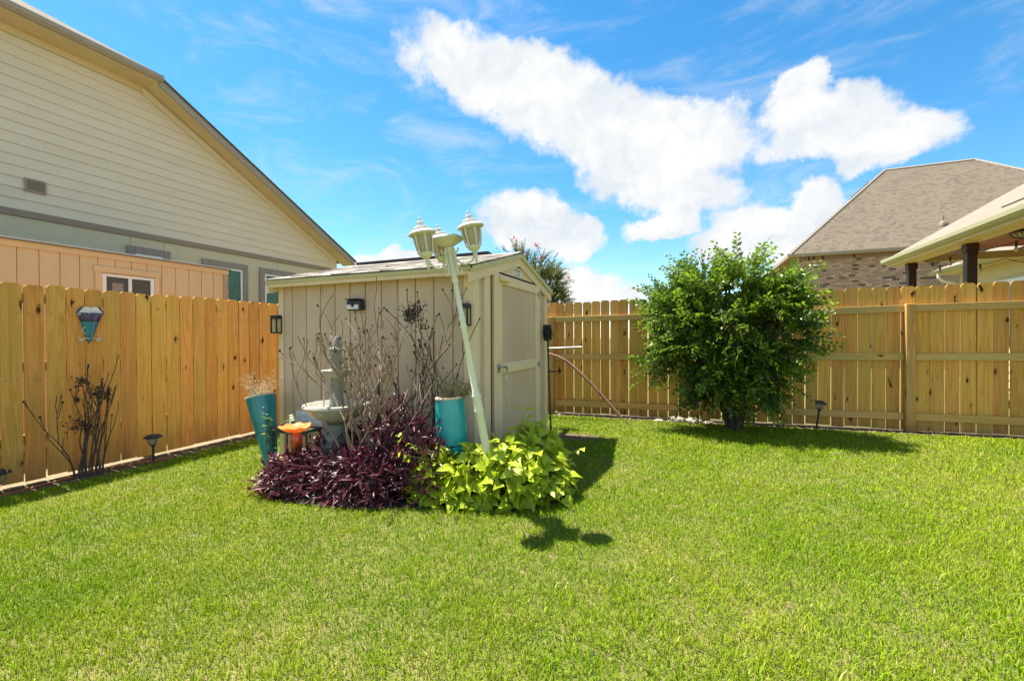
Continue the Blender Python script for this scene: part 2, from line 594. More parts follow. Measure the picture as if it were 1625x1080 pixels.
MT['tile_blue'] = mat('tile_blue', (.008, .10, .22), (.02, .24, .30), 24, .2, spec=.6)
MT['wire'] = mat('white_wire', (.75, .70, .58), rough=.5)
MT['hose_red'] = mat('orange_hose', (.42, .12, .05), (.34, .09, .04), 20, .5)
MT['copper_pipe'] = mat('brown_pipe', (.36, .19, .14), (.26, .13, .10), 12, .32, spec=.6)
MT['grey_pipe'] = mat('grey_pipe', (.42, .36, .31), (.3, .26, .22), 12, .4, spec=.5)
MT['hose_white'] = mat('pale_hose', (.55, .57, .47), (.46, .48, .38), 10, .5)
MT['siding_cream'] = mat('siding_cream', (.72, .63, .485), (.67, .58, .44), 2.5, .75, .25, 60, (1, .3, 1), rnd=.02)
MT['soffit'] = mat('soffit_cream', (.68, .55, .36), (.62, .50, .32), 3, .8)
MT['taupe'] = mat('taupe_trim', (.30, .235, .17), (.27, .21, .15), 4, .7)
MT['gutter_taupe'] = mat('gutter_taupe', (.36, .31, .25), (.32, .27, .22), 4, .45)
MT['grey_trim'] = mat('grey_trim', (.29, .255, .21), (.26, .225, .19), 4, .75, .2, 60)
MT['stucco'] = mat('stucco_green', (.64, .57, .39), (.56, .51, .345), 30, .95, .9, 110)
MT['blind'] = mat('green_blind', (.12, .26, .20), (.08, .19, .15), 6, .35, spec=.6)
MT['tan'] = mat('tan_paint', (.68, .49, .28), (.63, .45, .255), 4, .8, .35, 90, (1, 1, .3), rnd=.02)
MT['tan_trim'] = mat('tan_trim', (.70, .50, .28), (.65, .455, .25), 4, .8, rnd=.03)
MT['peeled'] = mat('weathered_trim', (.50, .38, .26), (.28, .21, .15), 30, .9, .5, 60)
MT['metal_flash'] = mat('metal_flashing', (.72, .72, .70), (.6, .6, .58), 6, .35, metal=.5)
MT['dark_glass'] = glass_mat('dark_glass', (.012, .012, .014))
MT['brick'] = mat('brick', (.56, .365, .25), (.44, .285, .195), 30, .95, .6, 120, rnd=.30)
MT['brick_dark'] = mat('brick_dark', (.10, .07, .052), (.15, .105, .08), 30, .95, .6, 120, rnd=.2)
MT['mortar'] = mat('mortar', (.60, .48, .35), (.52, .42, .31), 20, .95)
MT['roof_tan'] = shingle_mat('roof_tan', ((.165, .135, .104), (.082, .066, .05), (.13, .105, .08)), .105, .17)
MT['roof_pale'] = shingle_mat('roof_pale', ((.22, .185, .148), (.185, .158, .125), (.14, .115, .09)), bump=.3)
MT['roof_brown'] = shingle_mat('roof_brown', ((.15, .125, .10), (.11, .09, .075), (.07, .058, .048)))
MT['patio_trim'] = mat('patio_trim', (.60, .49, .24), (.54, .44, .21), 4, .6)
MT['patio_gutter'] = mat('patio_gutter', (.36, .34, .19), (.32, .31, .18), 4, .4)
MT['patio_wood'] = mat('ceiling_wood', (.36, .105, .035), (.26, .07, .022), 4, .5, stretch=(6, .6, 6), rnd=.15)
MT['post_brown'] = mat('post_brown', (.035, .016, .011), (.06, .026, .016), 6, .5, .3, 60, (6, 6, .8))
MT['patio_wall'] = mat('patio_siding', (.58, .50, .27), (.54, .46, .25), 3, .8, rnd=.02)
MT['bulb'] = mat('bulb_glass', (.75, .72, .62), rough=.1, spec=.6, trans=.3)


# ------------------------------------------------------------------ mesh helpers
class MB:
    def __init__(self):
        self.v, self.f = [], []

    def add(self, vs, fs):
        n = len(self.v)
        self.v += [tuple(p) for p in vs]
        self.f += [tuple(i + n for i in f) for f in fs]
        return self

    def box(self, x0, x1, y0, y1, z0, z1, m=None, ch=0.0):
        if ch:
            return self.bevel_box(x0, x1, y0, y1, z0, z1, ch, m)
        vs = [(x, y, z) for x in (x0, x1) for y in (y0, y1) for z in (z0, z1)]
        if m is not None:
            vs = [m @ Vector(p) for p in vs]
        return self.add(vs, [(0, 1, 3, 2), (4, 6, 7, 5), (0, 4, 5, 1), (2, 3, 7, 6), (0, 2, 6, 4), (1, 5, 7, 3)])

    def bevel_box(self, x0, x1, y0, y1, z0, z1, c, m=None):
        bm = bmesh.new()
        bmesh.ops.create_cube(bm, size=1)
        for v in bm.verts:
            v.co = ((x0 + x1) / 2 + v.co.x * (x1 - x0), (y0 + y1) / 2 + v.co.y * (y1 - y0), (z0 + z1) / 2 + v.co.z * (z1 - z0))
        bmesh.ops.bevel(bm, geom=bm.edges[:], offset=c, segments=1, affect='EDGES')
        bm.verts.ensure_lookup_table()
        vs = [v.co.copy() for v in bm.verts]
        if m is not None:
            vs = [m @ p for p in vs]
        self.add(vs, [[v.index for v in f.verts] for f in bm.faces])
        bm.free()
        return self

    def prism(self, poly, axis, a, b):
        """poly: 2-D outline in the two axes other than axis, extruded a..b"""
        def p3(u, w, t):
            return {'x': (t, u, w), 'y': (u, t, w), 'z': (u, w, t)}[axis]
        n = len(poly)
        vs = [p3(u, w, a) for u, w in poly] + [p3(u, w, b) for u, w in poly]
        fs = [tuple(range(n - 1, -1, -1)), tuple(range(n, 2 * n))]
        fs += [(i, (i + 1) % n, (i + 1) % n + n, i + n) for i in range(n)]
        return self.add(vs, fs)

    def tube(self, pts, rad, n=8, cap=True):
        pts = [Vector(p) for p in pts]
        if isinstance(rad, (int, float)):
            rad = [rad] * len(pts)
        vs, fs = [], []
        ref = None
        for i, p in enumerate(pts):
            t = (pts[min(i + 1, len(pts) - 1)] - pts[max(i - 1, 0)]).normalized()
            if ref is None:
                ref = t.orthogonal().normalized()
            ref = (ref - t * ref.dot(t))
            ref = ref.normalized() if ref.length > 1e-6 else t.orthogonal().normalized()
            bi = t.cross(ref)
            for k in range(n):
                a = 2 * math.pi * k / n
                vs.append(p + (ref * math.cos(a) + bi * math.sin(a)) * rad[i])
        for i in range(len(pts) - 1):
            for k in range(n):
                k2 = (k + 1) % n
                fs.append((i * n + k, i * n + k2, (i + 1) * n + k2, (i + 1) * n + k))
        if cap:
            fs.append(tuple(range(n - 1, -1, -1)))
            fs.append(tuple(range((len(pts) - 1) * n, len(pts) * n)))
        return self.add(vs, fs)

    def lathe(self, prof, n=24, m=None, wob=None, cap=True):
        """prof: list of (radius, z)"""
        vs, fs = [], []
        for j, (r, z) in enumerate(prof):
            for k in range(n):
                a = 2 * math.pi * k / n
                rr, zz = (r, z) if wob is None else wob(r, z, a)
                p = Vector((rr * math.cos(a), rr * math.sin(a), zz))
                vs.append(m @ p if m is not None else p)
        for j in range(len(prof) - 1):
            for k in range(n):
                k2 = (k + 1) % n
                fs.append((j * n + k, j * n + k2, (j + 1) * n + k2, (j + 1) * n + k))
        if cap:
            fs.append(tuple(range(n - 1, -1, -1)))
            fs.append(tuple(range((len(prof) - 1) * n, len(prof) * n)))
        return self.add(vs, fs)

    def ball(self, c, r, n=8, m=5, squash=1.0):
        prof = [(max(1e-4, r * math.sin(math.pi * j / m)), -r * squash * math.cos(math.pi * j / m)) for j in range(m + 1)]
        return self.lathe(prof, n, Matrix.Translation(Vector(c)))

    def mesh(self, name, smooth=False):
        me = bpy.data.meshes.new(name)
        me.from_pydata(self.v, [], self.f)
        if smooth:
            me.polygons.foreach_set('use_smooth', [True] * len(me.polygons))
            me.set_sharp_from_angle(angle=R(38))
        me.update()
        return me


def obj(name, me, material, parent=None, loc=None, smooth=False, mw=None):
    """one mesh object; coordinates stay in world space whatever the parent"""
    if isinstance(me, MB):
        me = me.mesh(name, smooth)
    if not me.materials:
        me.materials.append(MT[material] if isinstance(material, str) else material)
    o = bpy.data.objects.new(name, me)
    COL.objects.link(o)
    if mw is not None:
        o.matrix_basis = mw
    elif loc is not None:
        o.location = loc
        o.matrix_basis = Matrix.Translation(Vector(loc))
    if parent is not None:
        o.parent = parent
        o.matrix_parent_inverse = parent.matrix_basis.inverted()
    return o


def tag(o, label, cat, group=None):
    o['label'] = label
    o['category'] = cat
    if group:
        o['group'] = group
    return o


def thing(name, label, cat, loc=(0, 0, 0), group=None):
    o = bpy.data.objects.new(name, None)
    o.empty_display_size = 0.1
    COL.objects.link(o)
    o.matrix_basis = Matrix.Translation(Vector(loc))
    return tag(o, label, cat, group)


def np_mesh(name, verts, faces, attr=None, smooth=False):
    """verts (n,3), faces (m,k) -> mesh with optional per-point attribute v"""
    verts = np.asarray(verts, dtype=np.float32)
    faces = np.asarray(faces, dtype=np.int32)
    me = bpy.data.meshes.new(name)
    m, k = faces.shape
    me.vertices.add(len(verts))
    me.vertices.foreach_set('co', verts.ravel())
    me.loops.add(m * k)
    me.loops.foreach_set('vertex_index', faces.ravel())
    me.polygons.add(m)
    me.polygons.foreach_set('loop_start', np.arange(0, m * k, k, dtype=np.int32))
    me.polygons.foreach_set('loop_total', np.full(m, k, dtype=np.int32))
    if smooth:
        me.polygons.foreach_set('use_smooth', np.ones(m, dtype=bool))
    me.update(calc_edges=True)
    if attr is not None:
        a = me.attributes.new('v', 'FLOAT', 'POINT')
        a.data.foreach_set('value', np.asarray(attr, dtype=np.float32))
    return me


def norm(a):
    return a / np.maximum(np.linalg.norm(a, axis=-1, keepdims=True), 1e-9)


def frames(d, nrm):
    """rotation matrices whose y axis is d and whose z axis leans to nrm"""
    y = norm(d)
    x = norm(np.cross(y, nrm))
    z = np.cross(x, y)
    return np.stack([x, y, z], axis=-1)


def scatter(name, tv, tf, Rm, T, S, v=None, smooth=False):
    tv = np.asarray(tv, float)
    n, k = len(T), len(tv)
    P = np.einsum('nij,kj->nki', Rm, tv) * np.asarray(S)[:, None, None] + np.asarray(T)[:, None, :]
    tf = np.asarray(tf)
    Fc = (tf[None] + (np.arange(n) * k)[:, None, None]).reshape(-1, tf.shape[1])
    at = None if v is None else np.repeat(np.asarray(v), k)
    return np_mesh(name, P.reshape(-1, 3), Fc, at, smooth)


# ------------------------------------------------------------------ ground
XL, YB = -5.713, 7.06        # fence lines
SLOPE = 0.0138


def plane_z(x):
    return SLOPE * x


def gz(x, y=0.0):
    """real ground height: the yard tilts gently and sinks a little under the two fences"""
    dl = min(max((-4.9 - x) / 0.7, 0), 1)
    db = min(max((y - 6.5) / 0.5, 0), 1)
    return SLOPE * max(min(x, 40), -40) - 0.042 * dl * dl * (3 - 2 * dl) - 0.03 * db * db * (3 - 2 * db)


def ground_sheet():
    xs = [-400, -150, -60, -30, -18] + list(np.arange(-12, 12.01, 0.3)) + [18, 30, 60, 150, 400]
    ys = [-400, -150, -60, -30, -14] + list(np.arange(-6, 16.01, 0.3)) + [24, 40, 80, 160, 400]
    vs = [(x, y, gz(x, y)) for y in ys for x in xs]
    w = len(xs)
    fs = [(j * w + i, j * w + i + 1, (j + 1) * w + i + 1, (j + 1) * w + i) for j in range(len(ys) - 1) for i in range(w - 1)]
    o = obj('ground', np_mesh('ground', vs, fs, smooth=True), 'turf')
    o['kind'] = 'structure'
    o['label'] = 'turf ground under the yard and the plots around it'


ground_sheet()


def strip(name, pts_l, pts_r, material, lift, label):
    """an irregular bed: sheet between two edge lines, following the ground"""
    vs, fs = [], []
    n = len(pts_l)
    for (a, b) in zip(pts_l, pts_r):
        for t in np.linspace(0, 1, 6):
            x, y = a[0] + (b[0] - a[0]) * t, a[1] + (b[1] - a[1]) * t
            e = 0 if t in (0, 1) else rng.uniform(.0, .012)
            vs.append((x, y, gz(x, y) + lift + e))
    for i in range(n - 1):
        for k in range(5):
            fs.append((i * 6 + k, i * 6 + k + 1, (i + 1) * 6 + k + 1, (i + 1) * 6 + k))
    o = obj(name, np_mesh(name, vs, fs, smooth=True), material)
    o['kind'] = 'structure'
    o['label'] = label
    return o


ys_ = np.arange(-1.0, 7.05, 0.08)
edge_l = -5.33 + 0.035 * np.sin(ys_ * 3.1) + rng.normal(0, .02, len(ys_))
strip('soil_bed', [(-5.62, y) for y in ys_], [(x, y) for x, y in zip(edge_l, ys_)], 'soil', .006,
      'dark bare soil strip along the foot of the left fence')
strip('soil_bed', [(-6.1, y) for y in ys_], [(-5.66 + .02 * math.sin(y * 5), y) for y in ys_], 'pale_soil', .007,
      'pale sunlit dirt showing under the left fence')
xs_ = np.arange(-5.6, 8.0, 0.08)
edge_b = 6.72 + 0.03 * np.sin(xs_ * 2.3) + rng.normal(0, .018, len(xs_)) + .05 * np.clip((xs_ - 1.2) / .6, 0, 1)
strip('mulch_bed', [(x, y) for x, y in zip(xs_, edge_b)], [(x, 7.2) for x in xs_], 'mulch', .006,
      'dark mulch strip along the foot of the back fence')

# garden bed outline: plants stand on it
PURPLE = [(-2.78, 2.86, .57, .42, .46), (-2.22, 3.00, .52, .34, .76), (-3.08, 2.66, .34, .26, .33), (-2.00, 2.92, .30, .30, .52),
          (-2.55, 3.05, .45, .28, .58), (-2.45, 2.72, .42, .26, .40)]
LIME = [(-1.62, 3.00, .36, .26, .43), (-1.34, 3.05, .32, .26, .48), (-1.17, 3.24, .30, .33, .46), (-1.32, 3.55, .32, .36, .50), (-1.86, 2.94, .20, .22, .38)]


def mound(blobs, x, y):
    h = 0.0
    for (cx, cy, rx, ry, hh) in blobs:
        q = 1 - ((x - cx) / rx) ** 2 - ((y - cy) / ry) ** 2
        h = np.maximum(h, hh * np.sqrt(np.maximum(q, 0)))
    return h


bed_o = [(-3.42, 3.3), (-3.42, 2.75), (-3.32, 2.5), (-3.0, 2.42), (-2.6, 2.45), (-2.2, 2.52), (-1.9, 2.66), (-1.6, 2.74), (-1.2, 2.84),
         (-.95, 3.05), (-.88, 3.35), (-.92, 3.7), (-1.1, 4.0), (-1.7, 4.1), (-1.7, 3.4)]
mb = MB()
mb.add([(-2.2, 3.0, gz(-2.2) + .02)] + [(x, y, gz(x, y) + .008) for x, y in bed_o],
       [(0, i, i % len(bed_o) + 1) for i in range(1, len(bed_o) + 1)])
o = obj('planting_bed', mb, 'mulch')
o['kind'] = 'structure'
o['label'] = 'dark soil of the planting bed in front of the shed'
# worn patch beside the shed door
mb = MB()
ring = [(-1.35 + .34 * math.cos(a) * (1 + .18 * math.sin(3 * a)), 5.28 + .22 * math.sin(a)) for a in np.linspace(0, 2 * math.pi, 20, endpoint=False)]
mb.add([(-1.35, 5.28, gz(-1.35) + .006)] + [(x, y, gz(x, y) + .004) for x, y in ring], [(0, i, i % 20 + 1) for i in range(1, 21)])
o = obj('bare_patch', mb, 'soil')
o['kind'] = 'structure'
o['label'] = 'bare pale patch of earth beside the shed corner'


def inside_bed(x, y):
    pts = bed_o
    ins = np.zeros(len(x), bool)
    j = len(pts) - 1
    for i in range(len(pts)):
        xi, yi = pts[i]
        xj, yj = pts[j]
        c = ((yi > y) != (yj > y)) & (x < (xj - xi) * (y - yi) / (yj - yi + 1e-12) + xi)
        ins ^= c
        j = i
    return ins


# ------------------------------------------------------------------ lawn grass
def gz_np(x, y):
    dl = np.clip((-4.9 - x) / 0.7, 0, 1)
    db = np.clip((y - 6.5) / 0.5, 0, 1)
    return SLOPE * x - 0.042 * dl * dl * (3 - 2 * dl) - 0.03 * db * db * (3 - 2 * db)


def vnoise(x, y, f, seed):
    """smooth value noise"""
    r = np.random.default_rng(seed).random((128, 128))
    u, v = x * f + 40, y * f + 40
    i, j = np.floor(u).astype(int), np.floor(v).astype(int)
    a, b = u - i, v - j
    a, b = a * a * (3 - 2 * a), b * b * (3 - 2 * b)
    g = lambda p, q: r[p % 128, q % 128]
    return (g(i, j) * (1 - a) + g(i + 1, j) * a) * (1 - b) + (g(i, j + 1) * (1 - a) + g(i + 1, j + 1) * a) * b


def lawn():
    px, py, dd = [], [], []
    M_ = 2_400_000
    x = rng.uniform(-5.6, 7.6, M_)
    y = rng.uniform(0.3, 7.0, M_)
    d = -math.sin(yaw) * x + math.cos(yaw) * y
    lat = math.cos(yaw) * x + math.sin(yaw) * y
    # the field of view with a generous margin
    keep = (d > 1.0) & (np.abs(lat) < 1.35 * d + 2.2)
    keep &= (np.abs(lat) < 1.22 * d + .2) | (rng.random(M_) < .5)
    area = 13.2 * 6.7
    want = np.clip(27000 * (2.2 / np.maximum(d, 2.2)) ** 1.5, 4200, 27000)
    keep &= rng.random(M_) < want / (M_ / area)
    edge = -5.33 + 0.035 * np.sin(y * 3.1)
    fade = np.clip((x - edge + .06) / .30, 0, 1)
    keep &= rng.random(M_) < fade ** .8 + .02
    eb = 6.72 + 0.03 * np.sin(x * 2.3) + .05 * np.clip((x - 1.2) / .6, 0, 1)
    keep &= (y < eb + .03) | (rng.random(M_) < .015)
    keep &= rng.random(M_) < .62 + .5 * vnoise(x, y, 1.3, 9) * (.5 + vnoise(x, y, 6.0, 10))
    keep &= ~inside_bed(x, y)
    keep &= ~((x > -4.12) & (x < -1.72) & (y > 3.33) & (y < 5.4))
    q = ((x + 1.35) / .34) ** 2 + ((y - 5.28) / .22) ** 2
    keep &= (q > 1) | (rng.random(M_) < .4 * np.clip(q, .25, 1))
    x, y, d = x[keep], y[keep], d[keep]
    n = len(x)
    cl = vnoise(x, y, 9, 3)
    cl2 = vnoise(x, y, 2.3, 4)
    h = (.011 + .023 * rng.random(n) ** 1.4) * (.7 + .55 * cl) * (.85 + .3 * cl2)
    w = (.0012 + .0011 * rng.random(n)) * np.clip(d / 2.6, 1, 2.4)
    tall = rng.random(n) < .02 + .05 * (vnoise(x, y, 1.7, 12) > .68)
    h = np.where(tall, h * 1.75, h)
    w = np.where(tall, w * 1.5, w)
    az = rng.uniform(0, 2 * np.pi, n)
    tilt = rng.normal(.55, .32, n)
    tilt = np.where(rng.random(n) < .12, tilt + .6, tilt)
    dirx, diry = np.cos(az), np.sin(az)
    sx, sy = -diry, dirx
    zg = gz_np(x, y) + .003
    base = np.stack([x, y, zg], -1)
    side = np.stack([sx, sy, np.zeros(n)], -1)
    t1 = tilt * .6
    t2 = tilt * 1.25
    d1 = np.stack([dirx * np.sin(t1), diry * np.sin(t1), np.cos(t1)], -1)
    d2 = np.stack([dirx * np.sin(t2), diry * np.sin(t2), np.maximum(np.cos(t2), -.1)], -1)
    mid = base + d1 * (h * .55)[:, None]
    tip = mid + d2 * (h * .6)[:, None]
    ww = w[:, None]
    V = np.stack([base - side * ww, base + side * ww, mid - side * ww * .8, mid + side * ww * .8, tip], 1).reshape(-1, 3)
    f = np.array([(0, 1, 3), (0, 3, 2), (2, 3, 4)])
    Fc = (f[None] + (np.arange(n) * 5)[:, None, None]).reshape(-1, 3)
    v = np.clip(rng.normal(.45, .27, n) + (cl - .5) * .35, 0, 1)
    v = np.where(rng.random(n) < .022, 2.0, v)
    o = obj('grass', np_mesh('grass', V, Fc, np.repeat(v, 5)), 'grass')
    o['kind'] = 'stuff'
    o['label'] = 'short mown green lawn grass covering the whole yard'
    o['category'] = 'grass'
    return n


print('grass blades', lawn())


# ------------------------------------------------------------------ fences
def board_mesh(name, w, h, t, ear=.023):
    """dog-eared picket, base centre at the origin, thickness along y"""
    mb = MB()
    mb.prism([(-w / 2, 0), (w / 2, 0), (w / 2, h - ear), (w / 2 - ear, h), (-w / 2 + ear, h), (-w / 2, h - ear)], 'y', -t / 2, t / 2)
    me = mb.mesh(name)
    return me


PITCH = 0.1477
fl = thing('privacy_fence', 'orange pine board fence with dog-eared tops along the left side of the lawn', 'fence', (XL, 3.0, 0))
bl = [board_mesh('board',   .1372 + e, 1.827, .016) for e in (-.001, 0, .001, .0022)]
for me in bl:
    me.materials.append(MT['fence_left'])
for i in range(-13, 35):
    y = 1.9747 + (i + .5) * PITCH + rng.normal(0, .002)
    mw = Matrix.Translation((XL + rng.normal(0, .0015), y, plane_z(XL) + .079 - .079 + rng.normal(0, .006))) @ Matrix.Rotation(R(90 + rng.normal(0, .5)), 4, 'Z') @ Matrix.Rotation(rng.normal(0, .0016), 4, 'Y')
    obj('board', bl[i % 4], 'fence_left', fl, mw=mw)
for z in (.30, .98, 1.62):
    mb = MB().box(XL - .052, XL - .012, 0.0, 7.05, z - .045, z + .045)
    obj('rail', mb, 'rail', fl)
for y in (.6, 3.0, 5.4):
    mb = MB().box(XL - .145, XL - .055, y - .045, y + .045, -.3, 1.70)
    obj('post', mb, 'post', fl)

fb = thing('privacy_fence', 'yellowish pine board fence with rails and posts along the back of the yard', 'fence', (0, YB, 0))
bb = [board_mesh('board', .1380 + e, 1.83, .016) for e in (-.0015, 0, .001, .002)]
for me in bb:
    me.materials.append(MT['fence_back'])
BO, BP = -2.1117, .1476
for i in range(-24, 68):
    x = BO + (i + .5) * BP + rng.normal(0, .0022)
    mw = Matrix.Translation((x, YB + rng.normal(0, .0015), plane_z(x) + rng.normal(0, .006))) @ Matrix.Rotation(R(rng.normal(0, .5)), 4, 'Z') @ Matrix.Rotation(rng.normal(0, .0018), 4, 'Y')
    obj('board', bb[int(rng.integers(4))], 'fence_back', fb, mw=mw)
posts_x = [BO + (k * 16 - .5) * BP for k in (-1, 0, 1, 2, 3, 4)]
rail_z = (.165, .93, 1.545)
for k, x in enumerate(posts_x):
    mb = MB().box(-.046, .046, -.094, -.002, -.35, 1.60, ch=.004)
    obj('post', mb, 'post', fb, loc=(x, YB - .012, plane_z(x)))
for k in range(len(posts_x) - 1):
    x0, x1 = posts_x[k] + .05, posts_x[k + 1] - .05
    xm = (x0 + x1) / 2
    for z in rail_z:
        mb = MB().box(-(x1 - x0) / 2, (x1 - x0) / 2, -.019, .019, -.045, .045, ch=.003)
        mw = Matrix.Translation((xm, YB - .030, plane_z(xm) + z + rng.normal(0, .004))) @ Matrix.Rotation(-math.atan(SLOPE) + rng.normal(0, .001), 4, 'Y')
        obj('rail', mb, 'rail', fb, mw=mw)

# ------------------------------------------------------------------ garden shed
SX0, SX1, SY0, SY1 = -4.10, -1.75, 3.36, 5.37
SFZ = -0.07
EAVE_Y, EAVE_Z, RID_Y = 3.235, 1.838, 4.365
RS = 0.262                                            # roof rise per metre


def roof_z(y):
    return EAVE_Z + RS * (y - EAVE_Y if y <= RID_Y else (2 * RID_Y - y) - EAVE_Y)


sh = thing('garden_shed', 'small tan wooden garden shed with cream trim and grey shingle roof', 'shed', (-2.9, 4.3, SFZ))
# wall core, set back behind the siding boards
mb = MB()
mb.prism([(SY0 + .02, SFZ), (SY1 - .02, SFZ), (SY1 - .02, roof_z(SY1) - .05), (RID_Y, roof_z(RID_Y) - .06), (SY0 + .02, roof_z(SY0) - .05)],
         'x', SX0 + .02, SX1 - .02)
obj('wall', mb, 'shed_wall', sh)
# front siding boards between grooves
gro = [-4.04, -3.917, -3.718, -3.522, -3.327, -3.133, -2.942, -2.750, -2.557, -2.360, -2.162, -1.965, -1.84]
for a, b in zip(gro[:-1], gro[1:]):
    mb = MB().box(a + .005, b - .005, SY0 + .004, SY0 + .018, SFZ + .02, 1.80, ch=.003)
    obj('siding_board', mb, 'shed_wall', sh)
# gable siding boards
yy = 3.45
k = 0
while yy < 5.29:
    y2 = min(yy + .198, 5.29)
    a, b = yy + .004, y2 - .004
    pol = [(a, SFZ + .02), (b, SFZ + .02), (b, roof_z(b) - .035)]
    if a < RID_Y < b:
        pol.append((RID_Y, roof_z(RID_Y) - .035))
    pol.append((a, roof_z(a) - .035))
    obj('siding_board', MB().prism(pol, 'x', SX1 - .018, SX1 - .004), 'shed_wall', sh)
    yy = y2
# left and rear faces
mb = MB()
mb.box(SX0 + .004, SX0 + .018, SY0 + .06, SY1 - .06, SFZ + .02, 1.79)
mb.box(SX0 + .06, SX1 - .06, SY1 - .018, SY1 - .004, SFZ + .02, 1.79)
obj('side_wall', mb, 'shed_wall', sh)
# corner trim
for (x0, x1, y0, y1) in ((SX0, SX0 + .066, SY0 - .012, SY0 + .006), (SX1 - .095, SX1 + .014, SY0 - .012, SY0 + .006),
                         (SX1 - .006, SX1 + .012, SY0 + .006, SY0 + .085), (SX1 - .006, SX1 + .014, SY1 - .085, SY1 + .012),
                         (SX0 - .012, SX0 + .004, SY0 - .0, SY0 + .08)):
    obj('corner_trim', MB().box(x0, x1, y0, y1, SFZ, 1.80, ch=.003), 'shed_trim', sh)
# front fascia and drip edge
obj('fascia', MB().box(-4.135, -1.735, EAVE_Y + .012, EAVE_Y + .034, 1.765, 1.812, ch=.003), 'shed_trim', sh)
obj('drip_edge', MB().box(-4.15, -1.715, EAVE_Y - .004, EAVE_Y + .011, 1.803, 1.836), 'drip', sh)
obj('soffit', MB().box(-4.12, -1.77, EAVE_Y + .034, SY0 - .001, 1.786, 1.80), 'shed_trim', sh)
# roof deck: two slopes with a drip edge down the rakes
for s in (0, 1):
    mb = MB()
    ya, yb = (EAVE_Y, RID_Y) if s == 0 else (RID_Y, 2 * RID_Y - EAVE_Y)
    mb.prism([(ya, roof_z(ya) - .02), (yb, roof_z(yb) - .02), (yb, roof_z(yb) - .004), (ya, roof_z(ya) - .004)], 'x', -4.15, -1.70)
    obj('roof_deck', mb, 'shingle', sh)
    for xe in (-1.712, -4.15):
        mb = MB().prism([(ya, roof_z(ya) - .047), (yb, roof_z(yb) - .047), (yb, roof_z(yb) - .003), (ya, roof_z(ya) - .003)], 'x', xe - .004, xe + .018)
        obj('drip_edge', mb, 'drip', sh)
    for xe in (-1.738, -4.132):
        mb = MB().prism([(ya, roof_z(ya) - .135), (yb, roof_z(yb) - .135), (yb, roof_z(yb) - .046), (ya, roof_z(ya) - .046)], 'x', xe - .004, xe + .022)
        obj('rake_board', mb, 'shed_trim', sh)
# shingles in overlapping courses
ang = math.atan(RS)
sl_len = (RID_Y - EAVE_Y) / math.cos(ang)
for side in (0, 1):
    nrow = 9
    ex = sl_len / nrow
    for r_ in range(nrow):
        x = -4.155
        while x < -1.70:
            w = float(rng.choice([.11, .15, .19, .24, .29]))
            x2 = min(x + w, -1.693)
            if x2 - x > .02:
                mb = MB().box(0.002, x2 - x - .002, -.006, ex * 1.25, .001, .006 + .004 * float(rng.random()))
                yb = EAVE_Y - .012 + r_ * ex * math.cos(ang)
                zb = EAVE_Z + r_ * ex * math.sin(ang)
                lift = Matrix.Translation((x, yb, zb)) @ Matrix.Rotation(ang + .0 - .035, 4, 'X')
                lift = Matrix.Translation((0, 0, .004)) @ lift
                if side:
                    lift = Matrix.Translation((2 * -2.925, 2 * RID_Y, 0)) @ Matrix.Rotation(math.pi, 4, 'Z') @ lift
                obj('shingle', mb, 'shingle', sh, mw=lift)
            x = x2
        if side and r_ > 3:
            break
x = -4.15
while x < -1.70:
    x2 = min(x + .25, -1.695)
    mb = MB().prism([(-.13, -.13 * RS), (0, 0), (.13, -.13 * RS), (.13, -.13 * RS + .006), (0, .007), (-.13, -.13 * RS + .006)], 'x', x + .002, x2 - .002)
    obj('ridge_shingle', mb, 'shingle', sh, loc=(0, RID_Y, roof_z(RID_Y) + .012))
    x = x2
# door frame, header, peak
XG = SX1
obj('door_frame', MB().box(XG - .004, XG + .016, 3.545, 3.665, SFZ, 1.875, ch=.003), 'shed_trim', sh)
obj('door_frame', MB().box(XG - .004, XG + .012, 5.03, 5.10, SFZ, 1.85, ch=.003), 'shed_trim', sh)
hz0, hz1 = 1.872, 1.975
ya = EAVE_Y + (hz0 + .11 - EAVE_Z) / RS
obj('header_board', MB().prism([(3.62, hz0), (5.09, hz0), (5.09, roof_z(5.09) - .13), (2 * RID_Y - 4.05, hz1), (4.05, hz1), (3.62, roof_z(3.62) - .13)],
                               'x', XG - .004, XG + .012), 'shed_trim', sh)
obj('door_gap', MB().box(XG - .003, XG + .004, 3.665, 5.03, .02, 1.872), 'dark_gap', sh)  # thin black sheet painting in the shade of the gap round the door
door = obj('door', MB().box(XG + .006, XG + .022, 3.705, 5.015, .04, 1.848), 'shed_wall', sh)
obj('stile', MB().box(XG + .022, XG + .040, 3.705, 3.878, .04, 1.848, ch=.003), 'shed_trim', door)
obj('stile', MB().box(XG + .022, XG + .040, 4.872, 5.015, .04, 1.848, ch=.003), 'shed_trim', door)
for (z0, z1) in ((1.752, 1.846), (.878, .980), (.042, .15)):
    obj('door_rail', MB().box(XG + .022, XG + .039, 3.879, 4.871, z0, z1, ch=.003), 'shed_trim', door)
for z in (1.742, .915, .14):
    mb = MB()
    mb.box(XG + .041, XG + .047, 4.915, 4.985, z - .022, z + .022)
    mb.tube([(XG + .05, 4.985, z - .055), (XG + .05, 4.985, z + .055)], .007, 8)
    mb.ball((XG + .052, 4.95, z + .008), .014, 8, 5)
    obj('hinge', mb, 'steel', door)
mb = MB()
mb.box(XG + .041, XG + .050, 3.745, 3.805, .90, .975)
mb.tube([(XG + .05, 3.78, .955), (XG + .085, 3.785, .955), (XG + .092, 3.83, .953), (XG + .09, 3.868, .94), (XG + .087, 3.883, .90), (XG + .083, 3.880, .85), (XG + .082, 3.872, .815)],
        [.010, .010, .011, .011, .010, .009, .007], 8)
obj('handle', mb, 'steel', door, smooth=True)
